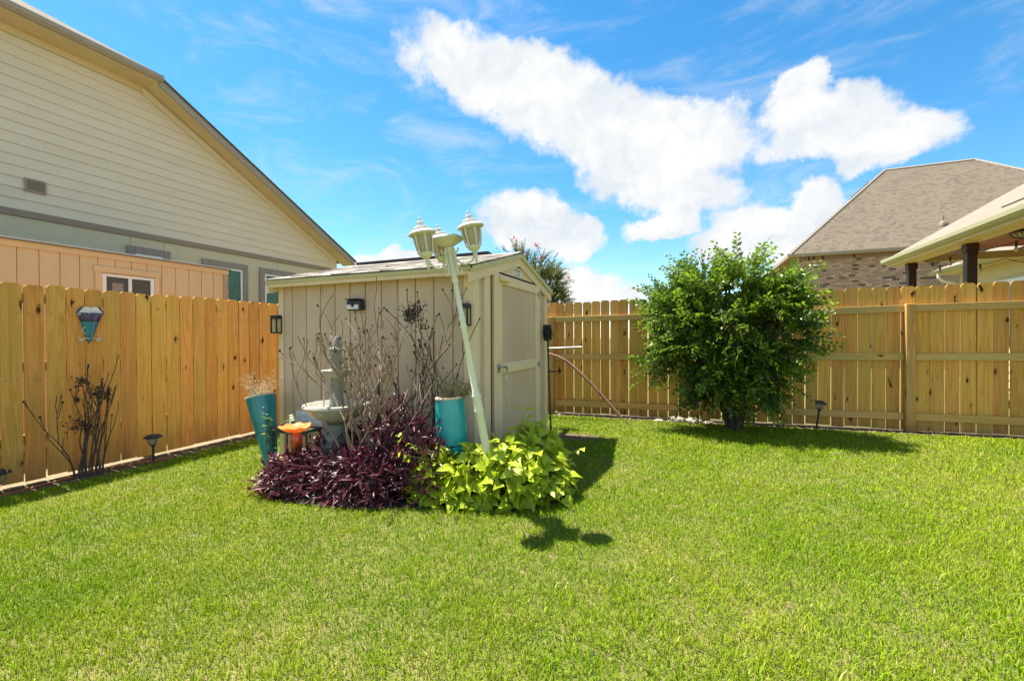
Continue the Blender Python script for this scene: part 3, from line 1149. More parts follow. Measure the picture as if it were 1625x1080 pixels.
obj('wood_block', MB().box(XG + .041, XG + .085, 3.80, 3.985, 1.775, 1.828, ch=.006), 'shed_trim', door)
# maker's plate
obj('sign_plate', MB().box(XG + .013, XG + .018, 4.245, 4.435, 1.885, 1.968), 'white_plastic', sh)


def flat_text(name, s, size, mw, material, parent):
    cu = bpy.data.curves.new(name, 'FONT')
    cu.body = s
    cu.size = size
    cu.align_x = 'CENTER'
    cu.align_y = 'CENTER'
    cu.extrude = .0006
    t = bpy.data.objects.new(name, cu)
    COL.objects.link(t)
    dg = bpy.context.evaluated_depsgraph_get()
    me = bpy.data.meshes.new_from_object(t.evaluated_get(dg))
    bpy.data.objects.remove(t)
    me.materials.clear()
    return obj(name, me, material, parent, mw=mw)


face_x = Matrix(((0, 0, 1, 0), (1, 0, 0, 0), (0, 1, 0, 0), (0, 0, 0, 1)))
flat_text('lettering', 'TUFF SHED', .034, Matrix.Translation((XG + .0192, 4.34, 1.942)) @ face_x, 'black', sh)
for zz_, wd in ((1.918, .07), (1.905, .055), (1.895, .062)):
    obj('print_line', MB().box(XG + .0182, XG + .0192, 4.34 - wd, 4.34 + wd, zz_ - .002, zz_ + .002), 'tile_blue', sh)
# louvred vent low on the front wall
vt = obj('vent', MB().box(-3.86, -3.49, SY0 - .012, SY0 + .003, .275, .475), 'vinyl_white', sh)
for half in ((-3.845, -3.685), (-3.665, -3.505)):
    for j in range(10):
        z = .292 + j * .0175
        m_ = Matrix.Translation((0, SY0 - .014, z)) @ Matrix.Rotation(R(35), 4, 'X')
        obj('louvre', MB().box(half[0], half[1], -.010, .008, -.0015, .0015, m_), 'vinyl_white', vt)

# dark panel lying along the ridge
mb = MB()
m_ = Matrix.Translation((0, 4.62, 2.165)) @ Matrix.Rotation(R(-4), 4, 'X')
mb.box(-3.98, -2.1, -.24, .24, -.012, .014, m_)
po = thing('solar_collector', 'flat black panel lying along the shed roof ridge', 'solar panel', (-3.0, 4.62, 2.15))
obj('panel_face', mb, 'black', po)
mb = MB()
for x in (-3.8, -3.0, -2.3):
    mb.box(x - .02, x + .02, 4.5, 4.74, 2.07, 2.153)
obj('bracket', mb, 'black_metal', po)

# ------------------------------------------------------------------ lights on the shed
def wall_light(x0, x1, z0, z1, label):
    t = thing('wall_light', label, 'wall light', ((x0 + x1) / 2, SY0 - .015, z0), 'solar lanterns on the shed wall')
    ya, yb = SY0 - .085, SY0 - .0135
    obj('back_plate', MB().box(x0, x1, yb - .012, yb, z0, z1, ch=.003), 'black', t)
    obj('cap', MB().box(x0 - .004, x1 + .004, ya, yb - .012, z1 - .038, z1 + .002, ch=.004), 'black', t)
    obj('base', MB().box(x0, x1, ya, yb - .012, z0, z0 + .014, ch=.003), 'black', t)
    for x in (x0, x1 - .012):
        obj('frame_bar', MB().box(x, x + .012, ya, ya + .012, z0 + .014, z1 - .038), 'black', t)
    obj('pane', MB().box(x0 + .006, x1 - .006, ya + .014, yb - .014, z0 + .016, z1 - .039), 'lamp_glass', t)


wall_light(-4.135, -4.045, 1.285, 1.478, 'black solar wall lantern at the shed corner next to the orange fence')
wall_light(-1.852, -1.768, 1.335, 1.525, 'black solar wall lantern near the shed door, half behind the lamp post')
fl_ = thing('flood_light', 'small black solar motion light high on the shed wall behind bare twigs', 'wall light', (-3.02, SY0, 1.5))
obj('housing', MB().box(-3.105, -2.94, SY0 - .075, SY0 + .003, 1.502, 1.60, ch=.008), 'black', fl_)
obj('panel', MB().box(-3.10, -2.945, SY0 - .10, SY0 - .01, 1.603, 1.612, Matrix.Rotation(0, 4, 'X')), 'black', fl_)
obj('lens', MB().box(-3.095, -2.955, SY0 - .081, SY0 - .0755, 1.512, 1.555), 'white_plastic', fl_)
obj('sensor', MB().ball((-3.022, SY0 - .08, 1.548), .017, 10, 6), 'black', fl_, smooth=True)

# ------------------------------------------------------------------ leaning lamp post
LB = Vector((-1.385, 3.02, gz(-1.385) - .03))
LT = Vector((-1.668, 2.805, 1.905))
lz = (LT - LB).normalized()
LL = (LT - LB).length
lx = Vector((math.cos(yaw), math.sin(yaw), 0))
lx = (lx - lz * lx.dot(lz)).normalized()
ly = lz.cross(lx)                                     # away from the viewer
LM = Matrix((lx, ly, lz)).transposed().to_4x4()
LM.translation = LB
lp = thing('lamp_post', 'leaning pale green garden lamp post with three carriage lanterns', 'lamp post', tuple(LB))
mb = MB()
prof = [(.050, 0), (.052, .05), (.047, .12), (.043, .3), (.041, .72), (.050, .735), (.050, .75), (.042, .765), (.046, .80), (.042, .835), (.048, .85), (.048, .862),
        (.035, .88), (.029, 1.37), (.035, 1.38), (.035, 1.395), (.029, 1.405), (.032, 1.435), (.035, 1.445), (.035, 1.46), (.027, 1.47), (.024, LL - .27), (.033, LL - .262),
        (.033, LL - .25), (.027, LL - .24)]
prof = [(r * .74, z) for r, z in prof]
mb.lathe(prof, 20, LM)
obj('pole', mb, 'lamp_pole', lp, smooth=True)
mb = MB()
mb.lathe([(.022, LL - .24), (.026, LL - .20), (.024, LL - .10), (.022, LL - .05), (.030, LL - .03), (.034, LL - .01), (.030, LL)], 20, LM)
obj('collar', mb, 'lamp_paint', lp, smooth=True)
mb = MB()
mb.lathe([(.03, LL + .001), (.055, LL + .008), (.142, LL + .050), (.150, LL + .056), (.148, LL + .064)], 4, LM @ Matrix.Rotation(R(30), 4, 'Z'))
obj('solar_cap', mb, 'lamp_paint', lp)
mb = MB()
mb.lathe([(.138, LL + .065), (.138, LL + .068)], 4, LM @ Matrix.Rotation(R(30), 4, 'Z'))
obj('solar_cell', mb, 'black', lp)
AR = .198
for an in (-18, -142, -246):
    ca, sa = math.cos(R(an)), math.sin(R(an))
    AM = LM @ Matrix(((ca, -sa, 0, 0), (sa, ca, 0, 0), (0, 0, 1, LL - .150), (0, 0, 0, 1)))   # x outward
    # scroll arm
    mb = MB()
    pts = [(.030, 0, .02)]
    for t in np.linspace(0, 1, 12):
        a = math.pi * (1 + t)
        pts.append((.115 + .078 * math.cos(a) * 1.0, 0, .085 + .085 * math.sin(a)))
    mb.tube([AM @ Vector(p) for p in pts[1:]], .0085, 8)
    sp = [(.037 + .02 * t + .028 * math.cos(2.2 + 4.5 * t) * (1 - .5 * t), 0, .125 + .03 * math.sin(2.2 + 4.5 * t) * (1 - .4 * t)) for t in np.linspace(0, 1, 12)]
    mb.tube([AM @ Vector(p) for p in sp], .0065, 6)
    sp = [(.055 + .030 * math.cos(1.2 + 5 * t) * (1 - .5 * t), 0, -.035 + .036 * math.sin(1.2 + 5 * t) * (1 - .4 * t)) for t in np.linspace(0, 1, 12)]
    mb.tube([AM @ Vector(p) for p in sp], .007, 6)
    mb.tube([AM @ Vector((.027, 0, .15)), AM @ Vector((.036, 0, .13)), AM @ Vector((.034, 0, -.04)), AM @ Vector((.026, 0, -.06))], [.006, .010, .010, .006], 6)
    obj('arm', mb, 'lamp_paint', lp, smooth=True)
    HM = AM @ Matrix.Translation((AR, 0, .012)) @ Matrix.Scale(.94, 4)
    la = obj('lantern', MB().lathe([(.004, -.02), (.010, -.012), (.012, .02), (.016, .052), (.012, .062), (.022, .068), (.040, .082), (.052, .098), (.055, .112), (.050, .114)], 20, HM),
             'lamp_paint', lp, smooth=True)
    obj('glass', MB().lathe([(.044, .115), (.056, .15), (.062, .20), (.064, .245)], 20, HM), 'lamp_glass', la, smooth=True)
    for q in range(6):
        a = R(60 * q + 15)
        r0 = [(.055, .108), (.064, .15), (.070, .20), (.072, .25)]
        mb = MB().tube([HM @ Vector((r * math.cos(a), r * math.sin(a), z)) for r, z in r0], [.006, .0065, .007, .009], 6)
        obj('cage_bar', mb, 'lamp_paint', la, smooth=True)
    mb = MB().lathe([(.066, .242), (.085, .244), (.100, .250), (.106, .256), (.104, .263), (.084, .276), (.062, .287), (.050, .291), (.054, .296), (.056, .303), (.052, .309),
                     (.036, .313), (.026, .316), (.024, .322), (.024, .345), (.020, .350), (.008, .352), (.009, .358), (.011, .366), (.008, .374), (.001, .388)], 24, HM)
    obj('lantern_roof', mb, 'lamp_roof', la, smooth=True)

# ------------------------------------------------------------------ pots
def pot(label, base, top, prof, material, smooth=True):
    base, top = Vector(base), Vector(top)
    z = (top - base).normalized()
    x = z.orthogonal().normalized()
    m_ = Matrix((x, z.cross(x), z)).transposed().to_4x4()
    m_.translation = base
    L = (top - base).length
    t = thing('glazed_pot', label, 'plant pot', tuple(base), 'tall glazed pots by the shed')
    obj('body', MB().lathe([(r, zz * L) for r, zz in prof], 32, m_), material, t, smooth=True)
    r1 = prof[-1][0]
    obj('rim', MB().lathe([(r1 - .004, L - .006), (r1 + .005, L + .002), (r1 + .003, L + .014), (r1 - .014, L + .016), (r1 - .020, L + .004), (r1 - .02, L - .03)], 32, m_, cap=False),
        'terracotta', t, smooth=True)
    obj('potting_soil', MB().lathe([(.001, L - .022), (r1 - .019, L - .024)], 32, m_, cap=False), 'soil', t)
    mb = MB()
    rr = [r for r, zz in prof if zz >= .5][0] + .002
    mb.lathe([(rr * 1.0, .515 * L), (rr + .0025, .52 * L), (rr, .525 * L)], 32, m_, cap=False)
    obj('glaze_line', mb, 'black', t)
    return m_, L


PM1, PL1 = pot('tall tapered dark teal pot leaning left by the orange fence', (-3.80, 3.02, gz(-3.86) - .02), (-4.00, 3.06, .645),
               [(.04, 0), (.048, .02), (.066, .2), (.093, .5), (.116, .75), (.139, 1.0)], 'teal')
PM2, PL2 = pot('turquoise glazed pot of dry grass standing behind the lime vine', (-1.80, 3.12, gz(-1.8) - .01), (-1.845, 3.10, .735),
               [(.075, 0), (.085, .04), (.105, .2), (.124, .5), (.128, .7), (.122, .88), (.112, 1.0)], 'teal2')


def tuft(name, label, cat, m_, L, n, h, spread, material, w=.0022, r0=.09, bias=(0, 0, 0), droop=.3, tips=0.0):
    """a clump of thin arching stalks"""
    V, Fq = [], []
    for i in range(n):
        a, r = rng.uniform(0, 6.283), r0 * math.sqrt(rng.random())
        p = m_ @ Vector((r * math.cos(a), r * math.sin(a), L - .03))
        o_ = Vector((math.cos(a), math.sin(a), 0)) * rng.uniform(0, spread) + Vector((rng.normal(0, .12), rng.normal(0, .12), 1)) + Vector(bias) * rng.uniform(.2, 1.2)
        o_.normalize()
        hh = h * rng.uniform(.45, 1.0)
        side = o_.cross(Vector((rng.normal(), rng.normal(), .2))).normalized()
        k0 = len(V)
        S = 4
        dirv = o_.copy()
        for s in range(S + 1):
            ww = w * (1 - .75 * s / S)
            V += [tuple(p - side * ww), tuple(p + side * ww)]
            dirv = (dirv + Vector((o_.x, o_.y, -.2)) * droop * .35).normalized()
            p = p + dirv * hh / S
        for s in range(S):
            Fq.append((k0 + 2 * s, k0 + 2 * s + 1, k0 + 2 * s + 3, k0 + 2 * s + 2))
        if tips and rng.random() < tips:
            for q in range(10):
                b = Vector(V[k0 + 2 * int(rng.integers(1, S + 1))])
                e = b + Vector((rng.normal(0, .012), rng.normal(0, .012), rng.uniform(.0, .03)))
                sd = Vector((rng.normal(), rng.normal(), rng.normal())).normalized() * .003
                k1 = len(V)
                V += [tuple(b - sd), tuple(b + sd), tuple(e + sd * .6), tuple(e - sd * .6)]
                Fq.append((k1, k1 + 1, k1 + 2, k1 + 3))
    o = obj(name, np_mesh(name, V, Fq), material)
    tag(o, label, cat)
    return o


tuft('dry_grass', 'pale straw dried grass tuft sprouting from the leaning teal pot', 'dry grass', PM1, PL1, 90, .27, .55, 'straw', .0022, .10, (-.05, 0, 0), .25, .8)
tuft('dry_grass', 'brown withered grass clump spilling from the turquoise pot', 'dry grass', PM2, PL2, 170, .26, .6, 'dry_weed', .0013, .08, (.55, .1, -.05), .6, .75)

# ------------------------------------------------------------------ tiered fountain
FX, FY = -2.91, 2.96
FM = Matrix.Translation((FX, FY, gz(FX)))
fo = thing('fountain', 'weathered two-tier stone fountain half hidden by bare branches', 'fountain', (FX, FY, gz(FX)))
obj('base', MB().lathe([(.17, -.02), (.17, .05), (.14, .08), (.09, .10), (.075, .16), (.085, .20), (.135, .30), (.145, .36), (.13, .42), (.09, .48), (.075, .51), (.10, .53)], 28, FM),
    'blue_stone', fo, smooth=True)
obj('bowl', MB().lathe([(.08, .53), (.12, .545), (.18, .575), (.235, .63), (.25, .655), (.275, .662), (.285, .678), (.278, .695), (.255, .70), (.235, .685), (.195, .64), (.12, .61), (.07, .605)], 40, FM),
    'stone', fo, smooth=True)
obj('column', MB().lathe([(.085, .595), (.08, .64), (.062, .70), (.052, .78), (.058, .84), (.048, .88), (.06, .92)], 24, FM), 'blue_stone', fo, smooth=True)
obj('upper_bowl', MB().lathe([(.05, .92), (.08, .925), (.112, .95), (.122, .97), (.130, .978), (.130, .992), (.118, .994), (.09, .972), (.045, .965)], 32, FM), 'stone', fo, smooth=True)
obj('finial', MB().lathe([(.05, .965), (.042, 1.0), (.034, 1.04), (.048, 1.07), (.055, 1.10), (.038, 1.13), (.030, 1.15), (.06, 1.165), (.062, 1.18), (.036, 1.195), (.028, 1.23), (.024, 1.26), (.012, 1.285), (.004, 1.295)], 24, FM),
    'blue_stone', fo, smooth=True)

# ------------------------------------------------------------------ orange glass bowl on red base
GX, GY = -3.13, 2.72
GM = Matrix.Translation((GX, GY, gz(GX)))
gb = thing('glass_ornament', 'red glass stand carrying a ruffled orange bowl amid purple leaves', 'garden ornament', (GX, GY, gz(GX)))
obj('stand', MB().lathe([(.035, .12), (.038, .2), (.042, .30), (.046, .36), (.048, .41), (.043, .445), (.028, .468), (.018, .482)], 24, GM), 'red_glass', gb, smooth=True)
wobf = lambda r, z, a: (r * (1 + .035 * math.sin(9 * a) * (r / .14)), z + .006 * math.sin(9 * a) * (r / .14) ** 2)
obj('bowl', MB().lathe([(.02, .478), (.05, .480), (.09, .492), (.115, .508), (.134, .522), (.138, .528), (.128, .524), (.10, .509), (.05, .490), (.01, .486)], 54, GM, wobf, cap=False), 'orange_glass', gb, smooth=True)

# ------------------------------------------------------------------ small black metal plant stand
st = thing('plant_stand', 'low black metal stand behind the orange bowl beside the wall vent', 'plant stand', (-3.55, 3.08, gz(-3.55)))
obj('top', MB().box(-3.80, -3.33, 3.0, 3.2, .345, .372, ch=.004), 'dark_green_metal', st)
for x in (-3.79, -3.345):
    for y in (3.015, 3.185):
        obj('leg', MB().tube([(x, y, .345), (x + (.012 if x > -3.5 else -.012), y, gz(x))], .008, 8), 'dark_green_metal', st)
for y in (3.015, 3.185):
    obj('apron', MB().box(-3.78, -3.355, y - .004, y + .004, .318, .344), 'dark_green_metal', st)
# garden stake
sk = thing('garden_stake', 'short black stake poking out of the purple plants', 'stake', (-2.40, 2.93, gz(-2.4)))
obj('rod', MB().tube([(-2.375, 2.93, gz(-2.4)), (-2.435, 2.93, .862)], .014, 10), 'black_metal', sk)
obj('cap', MB().tube([(-2.435, 2.93, .862), (-2.436, 2.93, .872)], .0145, 10), 'grey_trim', sk)


# ------------------------------------------------------------------ bare shrubs
def grow(mb, pods, p, d, L, r, depth, rn, bend=.25, upw=.25, kids=(2, 3), podp=.8, twig=.62, rmin=.0022):
    """one crooked branch with side shoots; returns nothing, fills mb"""
    S = 5
    pts, rad = [p.copy()], [r]
    dirv = d.normalized()
    for s in range(S):
        dirv = (dirv + Vector((rn.gauss(0, bend), rn.gauss(0, bend), rn.gauss(0, bend * .6) + upw * .2)) * .45).normalized()
        p = p + dirv * (L / S)
        pts.append(p.copy())
        rad.append(max(r * (1 - .5 * (s + 1) / S), rmin))
    mb.tube(pts, rad, 6 if depth > 0 else 5)
    if depth == 0:
        if rn.random() < podp:
            pods.append((p.copy(), rn.uniform(.006, .011)))
        return
    for k in range(rn.randint(*kids)):
        j = rn.choice((2, 3, 4, 5)) if k else 5
        q = pts[j]
        side = Vector((rn.gauss(0, 1), rn.gauss(0, 1), rn.gauss(.25, .5))).normalized()
        nd = (dirv * .85 + side * twig + Vector((0, 0, upw))).normalized()
        grow(mb, pods, q, nd, L * rn.uniform(.5, .8), rad[j] * .78, depth - 1, rn, bend, upw, kids, podp, twig, rmin)


def bare_shrub(label, stems, material, seed, podp, clumps=(), depth=2, lf=.42, **kw):
    rn = random.Random(seed)
    t = thing('bare_shrub', label, 'shrub', stems[0][0])
    pods = []
    for (b, tip, r) in stems:
        mb = MB()
        b, tip = Vector(b), Vector(tip)
        grow(mb, pods, b, (tip - b), (tip - b).length * lf, r, depth, rn, podp=podp, **kw)
        obj('stem', mb, material, t, smooth=True)
    if pods:
        mb = MB()
        for p, r in pods:
            mb.ball(p, r, 6, 4, 1.2)
        obj('seed_heads', mb, 'pod', t)['kind'] = 'stuff'
    for (c, rr, n) in clumps:
        mb = MB()
        for i in range(n):
            q = Vector(c) + Vector((rn.gauss(0, rr), rn.gauss(0, rr), rn.gauss(0, rr)))
            e = q + Vector((rn.gauss(0, 1), rn.gauss(0, 1), rn.gauss(0, 1))).normalized() * rn.uniform(.015, .04)
            s = Vector((rn.gauss(0, 1), rn.gauss(0, 1), rn.gauss(0, 1))).normalized() * .008
            mb.add([q, (q + e) / 2 + s, e, (q + e) / 2 - s], [(0, 1, 2, 3)])
        obj('withered_leaves', mb, 'pod', t)
    return t


g0 = gz(-2.5)
bare_shrub('large leafless shrub with many pale twigs in front of the stone fountain',
           [((-2.50, 2.84, g0), (-2.95, 2.86, 1.55), .017), ((-2.47, 2.86, g0), (-3.10, 2.80, 1.25), .015), ((-2.48, 2.88, g0), (-2.62, 2.90, 1.75), .017),
            ((-2.44, 2.84, g0), (-2.34, 2.86, 1.50), .014), ((-2.46, 2.90, g0), (-2.78, 2.96, 1.60), .015), ((-2.42, 2.88, g0), (-2.45, 2.80, 1.45), .014),
            ((-2.48, 2.82, g0), (-2.98, 2.74, 1.15), .013), ((-2.42, 2.86, g0), (-2.16, 2.88, 1.30), .012), ((-2.49, 2.86, g0), (-2.82, 2.90, 1.35), .014),
            ((-2.45, 2.84, g0), (-2.62, 2.82, 1.40), .013), ((-2.43, 2.86, g0), (-2.28, 2.80, 1.1), .012)],
           'bark_grey', 5, .55, depth=3, kids=(2, 3), bend=.30, upw=.40, lf=.44, rmin=.0042)
bare_shrub('dead shrub with a black withered clump against the shed wall',
           [((-2.16, 2.98, g0), (-2.10, 3.0, 1.62), .014), ((-2.14, 2.98, g0), (-1.98, 3.0, 1.45), .012), ((-2.18, 2.98, g0), (-2.25, 2.95, 1.25), .012), ((-2.15, 3.0, g0), (-2.05, 2.95, 1.15), .011)],
           'bark_dark', 9, .9, clumps=[((-2.13, 2.98, 1.43), .036, 420), ((-2.03, 2.97, 1.48), .018, 60), ((-2.02, 2.97, 1.33), .02, 30)], bend=.28, upw=.4, depth=2, lf=.50, rmin=.004)
bare_shrub('thin leafless shrub standing between the purple plants and the turquoise pot',
           [((-1.95, 3.0, g0), (-1.72, 2.98, 1.42), .011), ((-1.96, 3.02, g0), (-1.82, 3.05, 1.30), .010), ((-1.95, 3.0, g0), (-1.92, 2.96, 1.12), .010)],
           'bark_dark', 21, .95, bend=.26, upw=.4, depth=2, kids=(2, 3), lf=.5, rmin=.0038)
g1 = gz(-5.45, 2.3)
bare_shrub('dark dead rose bush against the left fence below the blue wall pocket',
           [((-5.45 + .012 * k, 2.31 + .022 * (k - 4), g1), (-5.46, 2.32 + .016 * (k - 4) + .02 * (k % 3 - 1), .80 + .07 * ((k * 5) % 7)), .010 + .0012 * (k % 4)) for k in range(9)],
           'bark_dark', 33, .5, clumps=[((-5.44, 2.42, .70), .035, 160), ((-5.45, 2.24, .42), .035, 130), ((-5.46, 2.28, .82), .03, 120), ((-5.43, 2.47, .68), .025, 70), ((-5.45, 2.33, .35), .03, 60)],
           bend=.2, upw=.5, depth=2, lf=.42, rmin=.0035, twig=.34, kids=(2, 3))

# ------------------------------------------------------------------ purple heart plant
def leaf_template(n=5, wid=.13, fold=.35, droop=.25):
    """long folded blade: y = 0..1"""
    V, F_ = [], []
    for i in range(n + 1):
        t = i / n
        w = wid * (math.sin(math.pi * min(1, t * .92 + .08)) ** .8) * (1 - .25 * t)
        if i == n:
            w = .002
        z = .10 * math.sin(t * 2.2) - droop * t * t
        V += [(-w, t, z + fold * w), (0, t, z), (w, t, z + fold * w)]
    for i in range(n):
        a = 3 * i
        F_ += [(a, a + 1, a + 4, a + 3), (a + 1, a + 2, a + 5, a + 4)]
    return V, F_


def mound_points(blobs, n, jitter, seed, umin=.75):
    r_ = np.random.default_rng(seed)
    x0 = min(b[0] - b[2] for b in blobs)
    x1 = max(b[0] + b[2] for b in blobs)
    y0 = min(b[1] - b[3] for b in blobs)
    y1 = max(b[1] + b[3] for b in blobs)
    P_, Nn = [], []
    while len(P_) < n:
        # sample blobs as ellipsoid surfaces, keep what no other blob swallows
        b = blobs[int(r_.integers(len(blobs)))]
        d = r_.normal(size=3)
        d /= np.linalg.norm(d)
        d[2] = abs(d[2])
        u = r_.uniform(umin, 1.0)
        p = np.array([b[0] + b[2] * d[0] * u, b[1] + b[3] * d[1] * u, b[4] * d[2] * u])
        sw = False
        for c in blobs:
            if c is b:
                continue
            q = ((p[0] - c[0]) / c[2]) ** 2 + ((p[1] - c[1]) / c[3]) ** 2 + (p[2] / c[4]) ** 2
            if q < umin * umin:
                sw = True
        if sw:
            continue
        nn_ = np.array([d[0] / b[2], d[1] / b[3], d[2] / b[4]])
        nn_ /= np.linalg.norm(nn_)
        P_.append(p + r_.normal(0, jitter, 3))
        Nn.append(nn_)
    P_ = np.array(P_)
    P_[:, 2] = np.maximum(P_[:, 2], .015)
    return P_, np.array(Nn)


def face_camera_score(P_, Nn):
    c = np.array([0, 0, CAM_H])
    d = norm(c - P_)
    return (d * Nn).sum(1)


pp = thing('purple_heart_plant', 'sprawling dark purple trailing plant in front of the shed', 'plant', (-2.6, 2.85, gz(-2.6)))
P_, Nn = mound_points(PURPLE, 3400, .018, 5, .66)
P_[:, 2] += gz_np(P_[:, 0], P_[:, 1])
r_ = np.random.default_rng(8)
dirs = norm(Nn * .55 + r_.normal(0, .62, P_.shape) + np.array([0, -.12, .28]))
nrm_ = norm(Nn + r_.normal(0, .35, P_.shape) + np.array([0, 0, .7]))
Rm = frames(dirs, nrm_)
Sz = r_.uniform(.05, .105, len(P_))
tv, tf = leaf_template(5, .125, .55, .30)
score = face_camera_score(P_, Nn) + r_.normal(0, .12, len(P_)) + .5 * (Sz > .075)
order = np.argsort(-score)
vars_ = []
for q in range(6):
    a, b = leaf_template(5, .10 + .010 * q, .4 + .06 * q, .12 + .08 * q)
    me = MB().add(a, b).mesh('leaf', True)
    me.materials.append(MT['purple_leaf'])
    vars_.append(me)
for i in order[:300]:
    mw = Matrix([list(Rm[i][k] * Sz[i]) + [P_[i][k]] for k in range(3)] + [[0, 0, 0, 1]])
    obj('leaf', vars_[int(i) % 6], 'purple_leaf', pp, mw=mw)
rest = order[300:]
for sel in (rest,):
    o = obj('foliage', scatter('foliage', tv, tf, Rm[sel], P_[sel], Sz[sel], smooth=True), 'purple_leaf', pp)
    o['kind'] = 'stuff'
mb = MB()
for i in order[:700:3]:
    e = P_[i]
    b = np.array([e[0] * .5 - 2.55 * .5 + r_.normal(0, .1), e[1] * .5 + 2.9 * .5 + r_.normal(0, .06), max(.02, e[2] * .45)])
    mid = (e + b) / 2 + np.array([0, 0, .03])
    mb.tube([b, mid, e], .0035, 4)
obj('stems', mb, 'purple_stem', pp)

# ------------------------------------------------------------------ lime sweet potato vine
def lobed_leaf(seed):
    rn = random.Random(seed)
    out = [(0, 0), (.16, -.12), (.36, -.10), (.50, .10), (.40, .24), (.33, .34), (.24, .52), (.12, .80), (0, 1.02)]
    out = [(x * rn.uniform(.85, 1.15), y + rn.uniform(-.03, .03)) for x, y in out]
    pts = out + [(-x, y) for x, y in out[-2:0:-1]]
    V = []
    cup = rn.uniform(-.12, .22)
    dr = rn.uniform(.05, .30)
    for (x, y) in pts:
        V.append((x, y, cup * abs(x) - dr * y * y + .05 * math.sin(9 * x + 5 * y + seed)))
    mids = [(0, .12), (0, .38), (0, .68)]
    k = len(pts)
    for (x, y) in mids:
        V.append((x, y, -dr * y * y - .02))
    F_ = []
    n = len(pts)
    ring = list(range(n))
    near = lambda y: k + (0 if y < .25 else 1 if y < .55 else 2)
    for i in range(n):
        a, b = ring[i], ring[(i + 1) % n]
        ca, cb = near(pts[a][1]), near(pts[b][1])
        if ca == cb:
            F_.append((a, b, ca) if True else None)
        else:
            F_.append((a, b, cb))
            F_.append((a, cb, ca))
    return V, F_


MT['lime_vein'] = MT['lime_leaf'].copy()
MT['lime_vein'].name = 'lime_leaf_veined'
nn_, ll_ = MT['lime_vein'].node_tree.nodes, MT['lime_vein'].node_tree.links
bs_ = [n for n in nn_ if n.type == 'BSDF_PRINCIPLED'][0]
tr_ = [n for n in nn_ if n.type == 'BSDF_TRANSLUCENT'][0]
src_ = bs_.inputs['Base Color'].links[0].from_socket
tc_ = [n for n in nn_ if n.type == 'TEX_COORD'][0]
sp_ = nn_.new('ShaderNodeSeparateXYZ')
ll_.new(tc_.outputs['Object'], sp_.inputs[0])


def vmath(op, a, b=None):
    n = nn_.new('ShaderNodeMath')
    n.operation = op
    for k, q in enumerate((a, b)):
        if q is not None:
            if isinstance(q, (int, float)):
                n.inputs[k].default_value = q
            else:
                ll_.new(q, n.inputs[k])
    return n.outputs[0]


ax_ = vmath('ABSOLUTE', sp_.outputs[0])
rib = vmath('LESS_THAN', ax_, .022)
sv = vmath('GREATER_THAN', vmath('SINE', vmath('MULTIPLY', vmath('SUBTRACT', sp_.outputs[1], vmath('MULTIPLY', ax_, .9)), 34.0)), .93)
vf = vmath('MULTIPLY', vmath('MAXIMUM', rib, sv), .45)
mxv = nn_.new('ShaderNodeMix')
mxv.data_type = 'RGBA'
ll_.new(vf, mxv.inputs['Factor'])
ll_.new(src_, mxv.inputs['A'])
mxv.inputs['B'].default_value = (.62, .68, .16, 1)
ll_.new(mxv.outputs['Result'], bs_.inputs['Base Color'])
ll_.new(mxv.outputs['Result'], tr_.inputs['Color'])
lv = thing('sweet_potato_vine', 'bright lime green leafy vine mounded around the lamp post foot', 'plant', (-1.4, 3.15, gz(-1.4)))
P_, Nn = mound_points(LIME, 1500, .022, 15, .74)
# trailing shoots to the left and right
ex = []
for (a, b, n_) in (((-1.85, 2.88, .30), (-2.06, 2.72, .50), 9), ((-1.9, 2.8, .2), (-2.0, 2.68, .42), 7), ((-1.0, 3.45, .2), (-.86, 3.6, .30), 6), ((-1.25, 3.6, .42), (-1.38, 3.5, .62), 7), ((-1.0, 3.0, .1), (-.86, 3.1, .16), 6)):
    for t in np.linspace(0, 1, n_):
        ex.append(np.array(a) * (1 - t) + np.array(b) * t + r_.normal(0, .02, 3))
ex = np.array(ex)
P_ = np.vstack([P_, ex])
Nn = np.vstack([Nn, norm(np.tile([-.1, -.5, .8], (len(ex), 1)) + r_.normal(0, .2, ex.shape))])
P_[:, 2] += gz_np(P_[:, 0], P_[:, 1])
hor = Nn * np.array([1, 1, .15])
dirs = norm(hor * .8 + r_.normal(0, .45, P_.shape) + np.array([0, -.1, -.22]))
nrm_ = norm(Nn * .9 + r_.normal(0, .30, P_.shape) + np.array([.1, -.30, .45]))
Rm = frames(dirs, nrm_)
Sz = r_.uniform(.058, .112, len(P_)) * np.where(np.arange(len(P_)) >= 1500, .62, 1)
score = face_camera_score(P_, Nn) + r_.normal(0, .12, len(P_)) + 5 * (np.arange(len(P_)) >= 1500)
order = np.argsort(-score)
vars_ = []
for q in range(8):
    a, b = lobed_leaf(q)
    me = MB().add(a, b).mesh('leaf', False)
    me.polygons.foreach_set('use_smooth', [True] * len(me.polygons))
    me.materials.append(MT['lime_vein'])
    vars_.append(me)
for i in order[:300]:
    mw = Matrix([list(Rm[i][k] * Sz[i]) + [P_[i][k]] for k in range(3)] + [[0, 0, 0, 1]])
    obj('leaf', vars_[int(i) % 8], 'lime_leaf', lv, mw=mw)
rest = order[300:]
V, F_ = lobed_leaf(3)
for sel in (rest,):
    o = obj('foliage', scatter('foliage', V, F_, Rm[sel], P_[sel], Sz[sel], smooth=True), 'lime_leaf', lv)
    o['kind'] = 'stuff'
mb = MB()
for i in order[::2]:
    e = P_[i]
    b = np.array([e[0] * .6 - 1.35 * .4 + r_.normal(0, .05), e[1] * .6 + 3.2 * .4 + r_.normal(0, .05), max(.02, e[2] * .5)])
    mb.tube([b, (e + b) / 2 + np.array([0, 0, .03]), e], .0028, 4)
obj('stems', mb, 'lime_stem', lv)


